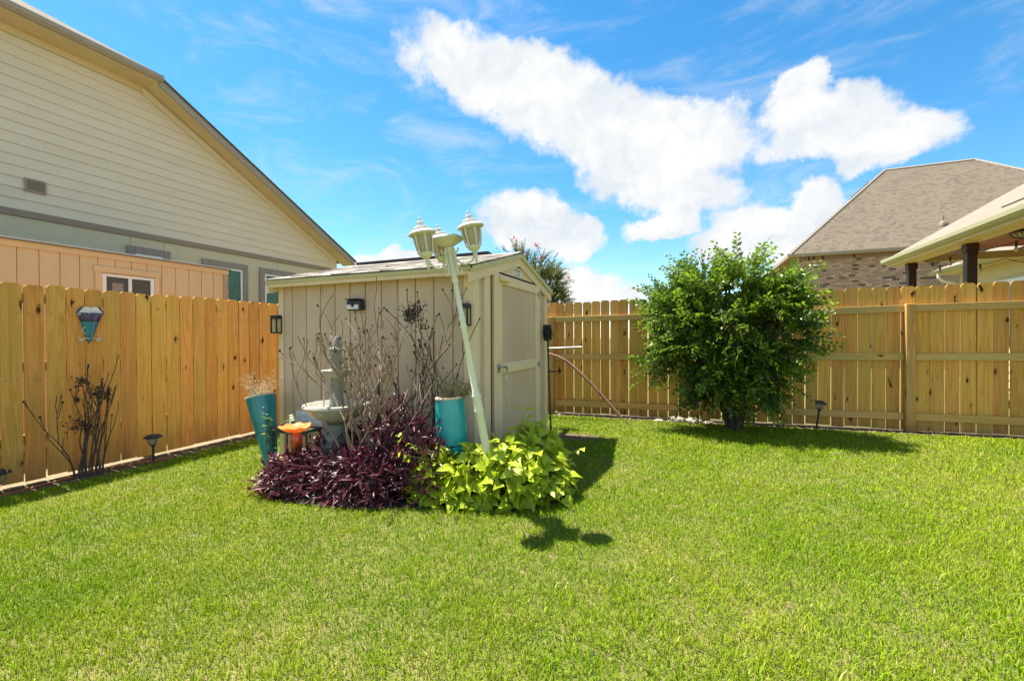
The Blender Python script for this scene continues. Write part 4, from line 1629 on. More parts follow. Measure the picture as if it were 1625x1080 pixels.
# ------------------------------------------------------------------ small weeds beside the pot
def weed(label, base, h, n, material, lean, lw=.05, seed=1, flowers=0):
    rn = random.Random(seed)
    base = Vector(base)
    t = thing('weed', label, 'weed', tuple(base))
    mb = MB()
    tops = []
    for s in range(max(1, n // 12)):
        tip = base + Vector((lean[0] + rn.gauss(0, .03), lean[1] + rn.gauss(0, .03), h * rn.uniform(.75, 1)))
        mid = (base + tip) / 2 + Vector((rn.gauss(0, .02), rn.gauss(0, .02), 0))
        mb.tube([base, mid, tip], [.005, .004, .002], 5)
        tops.append((base, mid, tip))
    obj('stem', mb, material, t)
    V, F_ = leaf_template(4, .2, .3, .3)
    me = MB().add(V, F_).mesh('leaf', True)
    me.materials.append(MT[material])
    for i in range(n):
        b, m2, tp = tops[i % len(tops)]
        u = .35 + .65 * rn.random()
        p = (b * (1 - u) ** 2 + m2 * 2 * u * (1 - u) + tp * u * u)
        d = Vector((rn.gauss(0, 1), rn.gauss(0, 1), .45)).normalized()
        fr = frames(np.array([d]), np.array([[0, -.2, 1.0]]))[0] * rn.uniform(.6, 1.1) * lw * (1.15 - .5 * u)
        obj('leaf', me, material, t, mw=Matrix([list(fr[k]) + [p[k]] for k in range(3)] + [[0, 0, 0, 1]]))
    for i in range(flowers):
        b, m2, tp = tops[i % len(tops)]
        mb = MB().ball(tp + Vector((rn.gauss(0, .03), rn.gauss(0, .03), rn.uniform(-.04, .03))), .022, 8, 5, .6)
        obj('flower_head', mb, 'petal', t)


weed('upright leafy weed growing in front of the leaning teal pot', (-3.66, 2.90, gz(-3.7)), .66, 34, 'weed_leaf', (-.10, .0), .085, 3)
weed('low plant with pale flower heads behind the orange bowl', (-3.62, 3.12, gz(-3.6)), .52, 20, 'weed_leaf', (.02, 0), .08, 5, 6)


# ------------------------------------------------------------------ big green bush and crape myrtle
def leafy(name, label, trunks, blobs, ntwig, per, leaf_len, material, seed, tl=(.22, .45), up=.35, bark='trunk', hang=0.0, bright=.5, wid=.24, gappy=0.0, topb=0.0):
    """trunk, limbs out to the crown blobs and twigs carrying rows of leaves"""
    r2 = np.random.default_rng(seed)
    t = thing(name, label, 'tree' if 'myrtle' in name else 'bush', trunks[0][0])
    bl_ = np.array(blobs)
    for (b, m1, r) in trunks:
        mb = MB()
        b, m1 = Vector(b), Vector(m1)
        pts = [b + (m1 - b) * u + Vector((r2.normal(0, .02), r2.normal(0, .02), 0)) * (u > 0) for u in (0, .35, .7, 1)]
        mb.tube(pts, [r * 1.25, r, r * .9, r * .75], 9)
        obj('trunk', mb, bark, t, smooth=True)
    T_, D_ = [], []
    wts = bl_[:, 3] * bl_[:, 4] * bl_[:, 5]
    wts = wts ** .75
    wts /= wts.sum()
    ctr = np.average(bl_[:, :3], axis=0, weights=wts)
    limb = MB()
    ends = []
    while len(T_) < ntwig:
        k = r2.choice(len(bl_), p=wts)
        c = bl_[k, :3]
        d = r2.normal(size=3)
        d /= np.linalg.norm(d)
        u = 1 - .62 * r2.random() ** 1.7
        p = c + d * u * bl_[k, 3:6]
        if p[2] < .12:
            continue
        if gappy:
            q = p * 5.2
            hole = math.sin(q[0] * 1.3 + 2.1 * math.sin(q[2] * .9)) + math.sin(q[1] * 1.7 + q[2] * 1.1) + math.sin(q[2] * 1.9 + 1.7 * math.sin(q[0] * .8 + 1))
            if hole < -.9 + r2.random() * gappy and u > .5:
                continue
        T_.append(p)
        D_.append(norm(d * .75 + norm(p - ctr) * .55 + np.array([0, 0, up]) + r2.normal(0, .3, 3)))
    T_, D_ = np.array(T_), np.array(D_)
    # limbs reach from the trunk tops into every blob
    tips = [np.array(m1) for (_, m1, _) in trunks]
    for k in range(len(bl_)):
        for j in range(5):
            src = min(tips, key=lambda q: np.linalg.norm(q - bl_[k, :3]))
            d = r2.normal(size=3)
            d /= np.linalg.norm(d)
            e = bl_[k, :3] + d * bl_[k, 3:6] * .75
            mid = (src + e) / 2 + np.array([0, 0, .08]) + r2.normal(0, .05, 3)
            rr = .6 * trunks[0][2]
            limb.tube([src, mid, e], [rr, rr * .5, rr * .18], 6)
    obj('limbs', limb, bark, t, smooth=True)
    LT, LD, LN, LS, LV = [], [], [], [], []
    tw = MB()
    for i in range(ntwig):
        p, d = T_[i].copy(), D_[i].copy()
        L = r2.uniform(*tl)
        sidev = norm(np.cross(d, r2.normal(size=3)))
        pn = norm(np.cross(sidev, d))
        if pn[2] < 0:
            pn = -pn
        S = per
        start = p.copy()
        tipness = r2.random()
        pl = [p.copy()]
        for s in range(S):
            d = norm(d + np.array([0, 0, -.035 - hang]) + r2.normal(0, .03, 3))
            p = p + d * L / S
            sg = 1 if s % 2 else -1
            ld = norm(d * .55 + sidev * sg * .85 + r2.normal(0, .18, 3))
            LT.append(p.copy())
            LD.append(ld)
            LN.append(norm(pn + r2.normal(0, .35, 3)))
            LS.append(leaf_len * r2.uniform(.65, 1.15) * (1 - .35 * s / S))
            LV.append(np.clip(bright * tipness * (s / S) ** 1.3 + r2.normal(.16, .1) + topb * max(0, p[2] - 1.3), 0, 1))  # higher leaves painted lighter, like a sunlit crown top
            if s % 3 == 2:
                pl.append(p.copy())
        tw.tube(pl, .0028, 3, cap=False)
    obj('twigs', tw, bark, t)
    wv = wid
    tv_ = [(0, 0, 0), (-wv, .45, .07), (0, .45, 0), (wv, .45, .07), (0, 1, -.08)]
    tf_ = [(0, 2, 1), (0, 3, 2), (1, 2, 4), (2, 3, 4)]
    LT, LD, LN, LS, LV = map(np.array, (LT, LD, LN, LS, LV))
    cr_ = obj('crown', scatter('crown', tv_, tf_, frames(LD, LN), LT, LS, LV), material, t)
    cr_['kind'] = 'stuff'
    return t, T_, D_


gb_ = gz(.5, 6.4)
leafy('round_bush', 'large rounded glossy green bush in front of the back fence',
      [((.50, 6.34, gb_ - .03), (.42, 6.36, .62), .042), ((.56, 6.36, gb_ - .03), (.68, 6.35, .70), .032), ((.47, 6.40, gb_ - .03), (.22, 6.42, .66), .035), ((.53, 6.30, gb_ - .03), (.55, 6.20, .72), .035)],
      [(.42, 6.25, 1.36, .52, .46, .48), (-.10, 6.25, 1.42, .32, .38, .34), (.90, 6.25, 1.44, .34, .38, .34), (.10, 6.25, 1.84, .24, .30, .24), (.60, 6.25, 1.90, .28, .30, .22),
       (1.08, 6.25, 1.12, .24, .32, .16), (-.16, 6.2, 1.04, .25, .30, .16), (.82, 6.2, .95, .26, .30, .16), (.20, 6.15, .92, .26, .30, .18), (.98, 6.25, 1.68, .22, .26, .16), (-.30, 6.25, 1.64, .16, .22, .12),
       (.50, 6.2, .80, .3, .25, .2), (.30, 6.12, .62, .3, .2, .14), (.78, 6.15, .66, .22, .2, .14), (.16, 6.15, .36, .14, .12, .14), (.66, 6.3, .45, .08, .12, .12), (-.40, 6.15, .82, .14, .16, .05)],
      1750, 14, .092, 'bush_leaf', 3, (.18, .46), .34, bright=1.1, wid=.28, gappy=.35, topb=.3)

t, T_, D_ = leafy('crape_myrtle', 'crape myrtle with pink blossom rising behind the shed and back fence',
                  [((-3.05, 8.7, gz(-3)), (-3.0, 8.7, 1.4), .05), ((-3.1, 8.75, gz(-3)), (-3.4, 8.7, 1.5), .04), ((-2.98, 8.7, gz(-3)), (-2.7, 8.7, 1.4), .035)],
                  [(-3.05, 8.7, 2.2, .45, .45, .6), (-3.45, 8.7, 2.68, .24, .25, .36), (-3.10, 8.7, 2.6, .22, .22, .30), (-2.72, 8.7, 2.3, .20, .25, .42), (-2.62, 8.7, 1.9, .22, .3, .3), (-3.72, 8.7, 2.6, .14, .2, .30), (-3.3, 8.7, 2.3, .3, .3, .5)],
                  820, 16, .060, 'crape_leaf', 6, (.20, .36), .9, bright=1.0, wid=.27)
r2 = np.random.default_rng(4)
mb = MB()
for i in range(len(T_)):
    if r2.random() < .055 and T_[i][2] > 2.2:
        c = T_[i] + D_[i] * .3
        for q in range(16):
            a = Vector(c + r2.normal(0, .028, 3))
            u = Vector(r2.normal(0, .012, 3))
            w = Vector(r2.normal(0, .012, 3))
            mb.add([a - u, a + w, a + u, a - w], [(0, 1, 2, 3)])
obj('blossom', mb, 'crape_flower', t)

# ------------------------------------------------------------------ torch, pipes, hose
tz = gz(-1.6, 5.1)
tt = thing('solar_torch', 'black solar torch light on a thin leaning pole beside the shed', 'torch light', (-1.597, 5.1, tz))
obj('pole', MB().tube([(-1.597, 5.1, tz - .05), (-1.640, 5.1, 1.195)], .0115, 10), 'black_metal', tt)
TM = Matrix.Translation((-1.641, 5.1, 1.195)) @ Matrix.Rotation(R(-2), 4, 'Y')
obj('socket', MB().lathe([(.02, -.01), (.045, .0), (.058, .022), (.060, .032)], 16, TM), 'black', tt, smooth=True)
obj('shade', MB().lathe([(.046, .033), (.054, .07), (.050, .12), (.042, .165)], 16, TM), 'dark_gap', tt, smooth=True)
for q in range(12):
    a = 2 * math.pi * q / 12
    mb = MB().tube([TM @ Vector((r * math.cos(a), r * math.sin(a), z)) for r, z in ((.058, .03), (.062, .07), (.057, .12), (.046, .172))], .004, 5)
    obj('cage_bar', mb, 'black', tt)
mb = MB()
for z, r in ((.06, .062), (.09, .061), (.12, .057)):
    mb.lathe([(r, z - .003), (r + .003, z), (r, z + .003)], 16, TM, cap=False)
obj('cage_ring', mb, 'black', tt)
obj('cap', MB().lathe([(.05, .168), (.054, .174), (.054, .184), (.048, .19)], 16, TM), 'black', tt)

cp = thing('drain_pipe', 'brown flexible pipe arching from behind the shed down to the fence foot', 'pipe', (-1.0, 6.62, 0))
obj('pipe', MB().tube([(-2.42, 6.58, .93), (-2.25, 6.58, .975), (-2.11, 6.58, .972), (-1.95, 6.59, .925), (-1.80, 6.6, .845), (-1.60, 6.6, .68), (-1.41, 6.6, .50), (-1.20, 6.6, .275), (-1.05, 6.6, .11), (-.985, 6.6, .035)], .021, 12), 'copper_pipe', cp, smooth=True)
obj('end_collar', MB().tube([(-1.30, 6.6, .382), (-.985, 6.6, .035), (-.975, 6.6, .024)], .0245, 12), 'copper_pipe', cp, smooth=True)
gp = thing('metal_rod', 'straight grey rod sticking out sideways from behind the shed', 'pipe', (-2.1, 6.5, 1.04))
obj('rod', MB().tube([(-2.6, 6.5, 1.03), (-1.55, 6.5, 1.078)], .016, 10), 'grey_pipe', gp)
obj('end_cap', MB().tube([(-1.58, 6.5, 1.0766), (-1.546, 6.5, 1.0782)], .0172, 10), 'grey_pipe', gp)
mb = MB().box(-2.62, -2.58, 6.47, 6.53, gz(-2.6), 1.06)
obj('support', mb, 'grey_pipe', gp)
obj('support', MB().box(-2.46, -2.42, 6.54, 6.62, gz(-2.4), .925), 'grey_pipe', cp)
hh = thing('garden_hose', 'pale hose loop hanging behind the shed corner', 'hose', (-2.2, 5.9, .9))
mb = MB()
for k in range(3):
    rr = .19 + .02 * k
    mb.tube([(-2.02 + rr * math.cos(a) * .75, 5.75 + .025 * k, .84 + rr * math.sin(a)) for a in np.linspace(0, 2 * math.pi, 28)], .016, 8)
obj('coil', mb, 'hose_white', hh, smooth=True)
obj('hanger', MB().box(-2.06, -1.98, 5.36, 5.86, .99, 1.01), 'black_metal', hh)
obj('shelf_bracket', MB().box(-2.0, -1.72, 5.70, 5.74, .755, .775), 'black_metal', hh)

# ------------------------------------------------------------------ path lights
def path_light(label, x, y, h, lean=(0, 0), s=1.0, round_=True):
    z = gz(x, y)
    t = thing('path_light', label, 'path light', (x, y, z), 'solar path lights along the fences')
    tp = Vector((x + lean[0], y + lean[1], z + h))
    ax = (tp - Vector((x, y, z))).normalized()
    xx = ax.orthogonal().normalized()
    m_ = Matrix((xx, ax.cross(xx), ax)).transposed().to_4x4()
    m_.translation = tp
    obj('stake', MB().tube([(x, y, z - .05), tp - ax * .085 * s], .012 * s, 8), 'black_metal', t)
    n = 20 if round_ else 4
    obj('base', MB().lathe([(.014 * s, -.10 * s), (.030 * s, -.088 * s), (.026 * s, -.078 * s)], 16, m_), 'black', t)
    obj('lens', MB().lathe([(.026 * s, -.077 * s), (.044 * s, -.05 * s), (.054 * s, -.005 * s)], n, m_), 'lamp_glass', t, smooth=round_)
    for q in range(4):
        a = math.pi / 4 + q * math.pi / 2
        obj('frame_bar', MB().tube([m_ @ Vector((r * s * math.cos(a), r * s * math.sin(a), zz * s)) for r, zz in ((.027, -.08), (.046, -.05), (.057, -.003))], .0035 * s, 4), 'black', t)
    obj('cap', MB().lathe([(.060 * s, -.006 * s), (.086 * s, .0), (.088 * s, .008 * s), (.06 * s, .030 * s), (.03 * s, .036 * s), (.002, .037 * s)], n, m_), 'black', t, smooth=round_)


path_light('black round solar path light standing by the middle of the left fence', -5.42, 2.86, .27, s=.98)
path_light('black solar path light at the left picture edge below the fence', -5.50, 1.735, .20)
path_light('leaning black square solar path light by the back fence right of the bush', 1.47, 6.68, .36, (.05, -.02), .95, False)

# ------------------------------------------------------------------ blue wall pocket on the left fence
wp = thing('wall_pocket', 'blue and white tile cone planter hung on the left fence', 'wall planter', (-5.70, 2.45, 1.2))
xw = XL + .010


def cone_slab(name, poly, mt, x0, x1):
    obj(name, MB().prism(poly, 'x', x0, x1), mt, wp)


cone_slab('back_tile', [(2.36, 1.50), (2.40, 1.555), (2.435, 1.565), (2.45, 1.553), (2.47, 1.555), (2.485, 1.565), (2.515, 1.558), (2.555, 1.50), (2.52, 1.475), (2.39, 1.475)], 'tile_white', xw, xw + .018)
for (a, b) in (((2.35, 1.497), (2.395, 1.563)), ((2.563, 1.497), (2.52, 1.566))):
    obj('edge_band', MB().tube([(xw + .012, a[0], a[1]), (xw + .012, b[0], b[1])], .008, 6), 'tile_navy', wp)


def half_cone(name, y0, y1, rows, mt):
    mb = MB()
    nn_ = 10
    vs, fs = [], []
    for (yc, hw, dp, z) in rows:
        for k in range(nn_ + 1):
            a = math.pi * k / nn_
            vs.append((xw + dp * math.sin(a), yc - hw * math.cos(a), z))
    for j in range(len(rows) - 1):
        for k in range(nn_):
            fs.append((j * (nn_ + 1) + k, j * (nn_ + 1) + k + 1, (j + 1) * (nn_ + 1) + k + 1, (j + 1) * (nn_ + 1) + k))
    mb.add(vs, fs)
    obj(name, mb, mt, wp, smooth=True)


half_cone('rim_tile', 0, 0, [(2.457, .105, .062, 1.500), (2.456, .098, .068, 1.475), (2.455, .080, .060, 1.425)], 'tile_navy')
half_cone('black_band', 0, 0, [(2.455, .080, .0605, 1.425), (2.455, .076, .058, 1.413)], 'black')
half_cone('cone_body', 0, 0, [(2.455, .075, .056, 1.413), (2.452, .052, .042, 1.32), (2.449, .028, .026, 1.24), (2.447, .006, .008, 1.190)], 'tile_blue')
mb = MB()
for s in (-1, 1):
    mb.tube([(xw + .02, 2.447 + s * (.01 + .09 * t - .012 * math.sin(t * 9)), 1.232 + .018 * math.sin(t * 7.5) * (.5 + t)) for t in np.linspace(0, 1, 16)], .0035, 5)
    mb.tube([(xw + .02, 2.447 + s * (.075 + .022 * math.cos(a)), 1.228 + .014 * math.sin(a)) for a in np.linspace(0, 5.2, 14)], .0035, 5)
mb.tube([(xw + .07, 2.40 + .025 * math.cos(a) - .012 * a, 1.49 + .016 * math.sin(a)) for a in np.linspace(0, 6, 16)], .003, 5)
mb.tube([(xw + .03, 2.40 + .014 * math.cos(a), 1.36 - .012 * a + .010 * math.sin(a)) for a in np.linspace(0, 7, 18)], .003, 5)
obj('wire_scroll', mb, 'wire', wp, smooth=True)

# red-orange hose along the left bed
tag(obj('drip_hose', MB().tube([(-5.42 + .05 * math.sin(t * 2.1) + .015 * math.sin(t * 7), t, gz(-5.42, t) + .02 + .012 * math.sin(t * 3.3)) for t in np.arange(1.2, 3.1, .06)], .009, 8), 'hose_red', smooth=True),
    'thin orange-red hose lying along the soil by the left fence', 'hose')


# stones along the back fence
def stone(label, x, y, r, sq, seed):
    r3 = random.Random(seed)
    bm = bmesh.new()
    bmesh.ops.create_icosphere(bm, subdivisions=2, radius=1)
    k = [Vector((r3.gauss(0, 1), r3.gauss(0, 1), r3.gauss(0, 1))).normalized() for _ in range(6)]
    for v in bm.verts:
        n_ = v.co.normalized()
        s = 1
        for q in k:
            dd = n_.dot(q)
            if dd > .55:
                s *= .55 / dd * .5 + .5
        v.co = Vector((n_.x * r * 1.25, n_.y * r, n_.z * r * sq)) * s
    me = bpy.data.meshes.new('stone')
    bm.to_mesh(me)
    bm.free()
    tag(obj('stone', me, 'rock', loc=(x, y, gz(x, y) + r * sq * .45)), label, 'stone', 'stones along the back fence')


stone('larger pale rough stone left of the bush trunk by the back fence', -.20, 6.74, .115, .65, 1)
stone('flat grey stone beside the larger pale one left of the bush', .02, 6.73, .12, .5, 2)
stone('small flat stone at the left end of the stone group by the fence', -.44, 6.72, .07, .4, 3)
stone('small pale stone on the mulch near the shed corner', -1.98, 6.78, .035, .8, 4)
stone('low stone next to the bush foot at the right end of the stones', .22, 6.72, .08, .45, 5)

# clippings and twigs on the mulch
mb = MB()
for i in range(260):
    x, y = rng.uniform(-2.5, 6), rng.uniform(6.7, 7.02)
    a = rng.uniform(0, 6.28)
    l = rng.uniform(.02, .07)
    z = gz(x, y) + .014
    mb.tube([(x, y, z), (x + l * math.cos(a), y + l * math.sin(a), z + rng.uniform(0, .012))], .003, 4)
for i in range(160):
    x, y = rng.uniform(-5.62, -5.30), rng.uniform(.6, 6.4)
    a = rng.uniform(0, 6.28)
    l = rng.uniform(.02, .08)
    z = gz(x, y) + .014
    mb.tube([(x, y, z), (x + l * math.cos(a), y + l * math.sin(a), z + rng.uniform(0, .012))], .003, 4)
o = obj('leaf_litter', mb, 'straw')
o['kind'] = 'stuff'
o['label'] = 'dry twigs and clippings scattered on the soil by the fences'


# ------------------------------------------------------------------ neighbour's tan shed behind the left fence
TX = -7.60
ns = thing('storage_shed', 'tan wooden storage shed with a white window behind the left fence', 'shed', (TX - .9, 2.6, gz(TX)))
TZ = 2.435
obj('wall', MB().box(TX - 1.7, TX - .016, -.6, 5.17, gz(-9) - .1, TZ - .05), 'tan', ns)
g = 2.584 - .196 * 16
ed = [g + .196 * k for k in range(32) if g + .196 * k < 5.1] + [5.11]
wy0, wy1, wz0, wz1 = 3.42, 4.03, 1.62, 2.145
for a, b in zip(ed[:-1], ed[1:]):
    a2, b2 = a + .004, b - .004
    if b2 <= wy0 or a2 >= wy1:
        obj('siding_board', MB().box(TX - .015, TX, a2, b2, -.1, 2.36), 'tan', ns)
    else:
        obj('siding_board', MB().box(TX - .015, TX, a2, b2, wz1 + .001, 2.36), 'tan', ns)
        obj('siding_board', MB().box(TX - .015, TX, a2, b2, -.1, wz0 - .001), 'tan', ns)
obj('corner_trim', MB().box(TX - .05, TX + .016, 5.105, 5.185, -.1, 2.36), 'peeled', ns)
obj('frieze_board', MB().box(TX - .02, TX + .02, -.6, 5.19, 2.36, TZ), 'tan_trim', ns)
obj('roof', MB().prism([(TX + .05, TZ + .003), (TX + .05, TZ + .018), (TX - 1.75, TZ + .16), (TX - 1.75, TZ + .10)], 'y', -.65, 5.22), 'grey_trim', ns)
obj('roof_flashing', MB().box(TX + .025, TX + .052, -.65, 5.22, TZ + .019, TZ + .028), 'metal_flash', ns)
obj('lintel', MB().box(TX + .001, TX + .024, 3.315, 4.12, 2.165, 2.245, ch=.003), 'tan_trim', ns)
for (a, b) in ((3.33, 3.405), (4.045, 4.11)):
    obj('window_trim', MB().box(TX + .001, TX + .02, a, b, 1.6, 2.163), 'tan_trim', ns)
w = obj('window', MB().box(TX - .03, TX - .012, wy0, wy1, wz0, wz1), 'dark_glass', ns)
for (a, b, c, d) in ((wy0 - .012, wy0 + .035, wz0, wz1), (wy1 - .035, wy1 + .012, wz0, wz1), (wy0 + .036, wy1 - .036, wz1 - .035, wz1), (3.715, 3.755, wz0, wz1 - .036), (wy0 + .036, wy1 - .036, wz0, wz0 + .03)):
    obj('frame', MB().box(TX - .011, TX + .016, a, b, c, d, ch=.002), 'vinyl_white', w)
obj('painted_reflection', MB().box(TX - .0115, TX - .008, 3.53, 3.66, wz0 + .06, 2.03), 'grey_trim', w)  # grey slab on the pane, painting in the reflection of a blind

# ------------------------------------------------------------------ neighbour's house on the left
HX = -9.70
hs_ = thing('gabled_house', 'large cream lap-sided house gable over green stucco on the left', 'house', (HX - 4, 3, gz(HX)))
Z_B = 3.255                                            # bottom of the lap siding
RK0, RK1 = (5.06, 6.13), (10.15, 3.49)                 # rake: eave corner and foot
rk = (RK1[1] - RK0[1]) / (RK1[0] - RK0[0])


def rake_z(y):
    return RK0[1] + rk * (y - RK0[0]) - .12


def rake_y(z):
    return min(RK0[0] + (z + .12 - RK0[1]) / rk, 9.9)


obj('wall', MB().prism([(-2.0, -.4), (9.9, -.4), (9.9, rake_z(9.9)), (RK0[0], rake_z(RK0[0])), (-2.0, rake_z(RK0[0]))], 'x', HX - .4, HX - .02), 'siding_cream', hs_)
obj('stucco', MB().box(HX - .019, HX - .001, -2.0, 9.88, -.4, 3.145), 'stucco', hs_)
EX = .1685
nrow = int((6.06 - Z_B) / EX) + 1
for k in range(nrow):
    z0 = Z_B + k * EX
    z1 = min(z0 + EX + .02, 6.06)
    if z1 - z0 < .03:
        continue
    ya0, ya1 = rake_y(z0) - .01, rake_y(z1) - .01
    cuts = [-2.0] + ([3.4] if k == 1 else []) + [float(rng.uniform(1, 7))]
    cuts = sorted(c for c in cuts if c < min(ya0, ya1) - .3)
    for j, c in enumerate(cuts):
        last = j == len(cuts) - 1
        e0, e1 = (ya0, ya1) if last else (cuts[j + 1] - .0015, cuts[j + 1] - .0015)
        vs = [(HX - .019, c, z0), (HX - .019, e0, z0), (HX - .019, e1, z1), (HX - .019, c, z1),
              (HX + .012, c, z0), (HX + .012, e0, z0), (HX - .007, e1, z1), (HX - .007, c, z1)]
        obj('siding_plank', MB().add(vs, [(0, 1, 2, 3), (7, 6, 5, 4), (0, 4, 5, 1), (1, 5, 6, 2), (2, 6, 7, 3), (3, 7, 4, 0)]), 'siding_cream', hs_)
obj('band_board', MB().box(HX + .0, HX + .026, -2.0, 9.86, 3.15, 3.253), 'taupe', hs_)
# vent
vn = obj('gable_vent', MB().box(HX + .0, HX + .03, 3.385, 3.64, 3.565, 3.775), 'gutter_taupe', hs_)
obj('vent_opening', MB().box(HX + .0305, HX + .032, 3.41, 3.615, 3.59, 3.75), 'taupe', vn)
for j in range(8):
    m_ = Matrix.Translation((HX + .038, 0, 3.597 + j * .0205)) @ Matrix.Rotation(R(-35), 4, 'Y')
    obj('louvre', MB().box(-.008, .008, 3.412, 3.613, -.0015, .0015, m_), 'gutter_taupe', vn)
# windows with grey surrounds
for (y0, y1, zt) in ((4.71, 5.44, 2.97), (6.05, 7.085, 2.945), (7.39, 8.43, 2.94)):
    wn_ = obj('window', MB().box(HX - .004, HX + .004, y0 + .13, y1 - .13, 1.1, zt - .13), 'blind', hs_)
    for (a, b, c, d) in ((y0, y0 + .13, 1.0, zt), (y1 - .13, y1, 1.0, zt), (y0 + .131, y1 - .131, zt - .13, zt)):
        obj('surround', MB().box(HX + .0, HX + .045, a, b, c, d, ch=.004), 'grey_trim', wn_)
    for (a, b, c, d) in ((y0 + .131, y0 + .175, 1.1, zt - .131), (y1 - .175, y1 - .131, 1.1, zt - .131), (y0 + .176, y1 - .176, zt - .175, zt - .131)):
        obj('frame', MB().box(HX + .004, HX + .034, a, b, c, d, ch=.003), 'vinyl_white', wn_)
    zz = zt - .19
    while zz > 1.95:
        m_ = Matrix.Translation((HX + .012, 0, zz)) @ Matrix.Rotation(R(-28), 4, 'Y')
        obj('blind_slat', MB().box(-.011, .011, y0 + .178, y1 - .178, -.0015, .0015, m_), 'blind', wn_)
        zz -= .042
for y in (4.785, 5.341, 7.9):
    obj('stucco_joint', MB().box(HX - .0008, HX + .0015, y - .004, y + .004, 2.98, 3.148), 'grey_trim', hs_)
# eave with soffit and gutter, clipped-gable roof
EVX = HX + .45
obj('soffit', MB().box(HX - .005, EVX - .012, -2.2, RK0[0] - .02, 6.045, 6.065), 'soffit', hs_)
obj('frieze_board', MB().box(HX + .013, HX + .03, -2.0, RK0[0] - .06, 5.93, 6.044), 'soffit', hs_)
gu = obj('gutter', MB().prism([(EVX - .012, 6.055), (EVX + .03, 6.055), (EVX + .075, 6.10), (EVX + .078, 6.165), (EVX + .065, 6.165), (EVX - .012, 6.165)], 'y', -2.2, RK0[0] + .03), 'gutter_taupe', hs_)
# rake overhang soffit + barge board
L_ = math.hypot(RK1[0] - RK0[0], RK1[1] - RK0[1])
mb = MB().add([(HX - .005, RK0[0] - .05, RK0[1] - .085), (EVX - .03, RK0[0] - .05, RK0[1] - .085), (EVX - .03, RK1[0], RK1[1] - .11), (HX - .005, RK1[0], RK1[1] - .11),
               (HX - .005, RK0[0] - .05, RK0[1] - .06), (EVX - .03, RK0[0] - .05, RK0[1] - .06), (EVX - .03, RK1[0], RK1[1] - .085), (HX - .005, RK1[0], RK1[1] - .085)],
              [(0, 1, 2, 3), (7, 6, 5, 4), (0, 4, 5, 1), (1, 5, 6, 2), (2, 6, 7, 3), (3, 7, 4, 0)])
obj('rake_soffit', mb, 'soffit', hs_)
mb = MB().prism([(RK0[0] - .02, RK0[1] - .14), (RK1[0], RK1[1] - .14), (RK1[0], RK1[1] + .01), (RK0[0] - .02, RK0[1] + .01)], 'x', EVX - .03, EVX)
obj('barge_board', mb, 'gutter_taupe', hs_)
mb = MB().prism([(RK0[0] - .06, RK0[1] - .24), (9.85, rake_z(9.85) - .12), (9.85, rake_z(9.85) + .005), (RK0[0] - .06, RK0[1] - .10)], 'x', HX + .013, HX + .03)
obj('rake_frieze', mb, 'siding_cream', hs_)


def roof_face(name, pts, udir, material, parent, thick=.03):
    """roof polygon with its UV map in metres along udir and up the slope"""
    pts = [Vector(p) for p in pts]
    u = Vector(udir).normalized()
    nrm = (pts[1] - pts[0]).cross(pts[2] - pts[0]).normalized()
    if nrm.z < 0:
        pts.reverse()
        nrm = -nrm
    v = nrm.cross(u)
    n = len(pts)
    vs = [tuple(p) for p in pts] + [tuple(p - nrm * thick) for p in pts]
    fs = [tuple(range(n)), tuple(range(2 * n - 1, n - 1, -1))] + [(i, i + n, (i + 1) % n + n, (i + 1) % n) for i in range(n)]
    me = bpy.data.meshes.new(name)
    me.from_pydata(vs, [], fs)
    uvl = me.uv_layers.new(name='UVMap')
    for lp_ in me.loops:
        q = me.vertices[lp_.vertex_index].co
        uvl.data[lp_.index].uv = (q.dot(u), q.dot(v))
    me.update()
    return obj(name, me, material, parent)


RX = EVX + .03
rid = (2.0, RK0[1] + .03 + (RK0[0] - 2.0) * .52)
jx = RX - (rid[1] - 6.17) / .62
roof_face('roof_slope', [(RX, RK0[0] + .02, 6.15), (RX, RK1[0] + .05, RK1[1] + .015), (-22, RK1[0] + .05, RK1[1] + .015), (-22, rid[0], rid[1]), (jx, rid[0], rid[1])], (1, 0, 0), 'roof_brown', hs_)
roof_face('roof_hip', [(RX + .03, -2.2, 6.17), (RX + .03, RK0[0] + .03, 6.17), (jx, rid[0], rid[1]), (jx, rid[0] - 4, rid[1])], (0, 1, 0), 'roof_brown', hs_)

# ------------------------------------------------------------------ brick house behind the back fence
BY = 20.0
bh = thing('brick_house', 'brown brick house with a steep tan shingle hip roof beyond the back fence', 'house', (9, BY + 3, gz(8)))
EZ = 4.40
BW = BY + .28
obj('wall', MB().box(3.90, 15.0, BW + .012, BW + 8.2, -.5, EZ - .02), 'mortar', bh)
obj('side_wall', MB().box(3.884, 3.899, BW + .03, BW + 8.1, -.4, EZ - .06), 'brick', bh)
nb = 0
rest_mb = {'brick': MB(), 'brick_dark': MB()}
bsh = {}
for mt in ('brick', 'brick_dark'):
    me = MB().box(-.0965, .0965, -.012, .014, -.029, .029, ch=.003).mesh('brick')
    me.materials.append(MT[mt])
    bsh[mt] = me
row = 0
z = 4.145
cells = []
while z > 2.55:
    off = .1016 if row % 2 else 0
    x = 3.905 + off + .1
    while x < 9.9:
        cells.append((x, z))
        x += .2032
    z -= .0762
    row += 1
cells.sort(key=lambda c: (c[1] < 2.95, c[0]))
for i, (x, z) in enumerate(cells):
    mt = 'brick_dark' if rng.random() < .09 else 'brick'
    p = (x, BW + float(rng.uniform(-.002, .003)), z)
    if i < 300:
        obj('brick', bsh[mt], mt, bh, loc=p)
    else:
        rest_mb[mt].box(x - .0965, x + .0965, p[1] - .012, p[1] + .014, z - .029, z + .029)
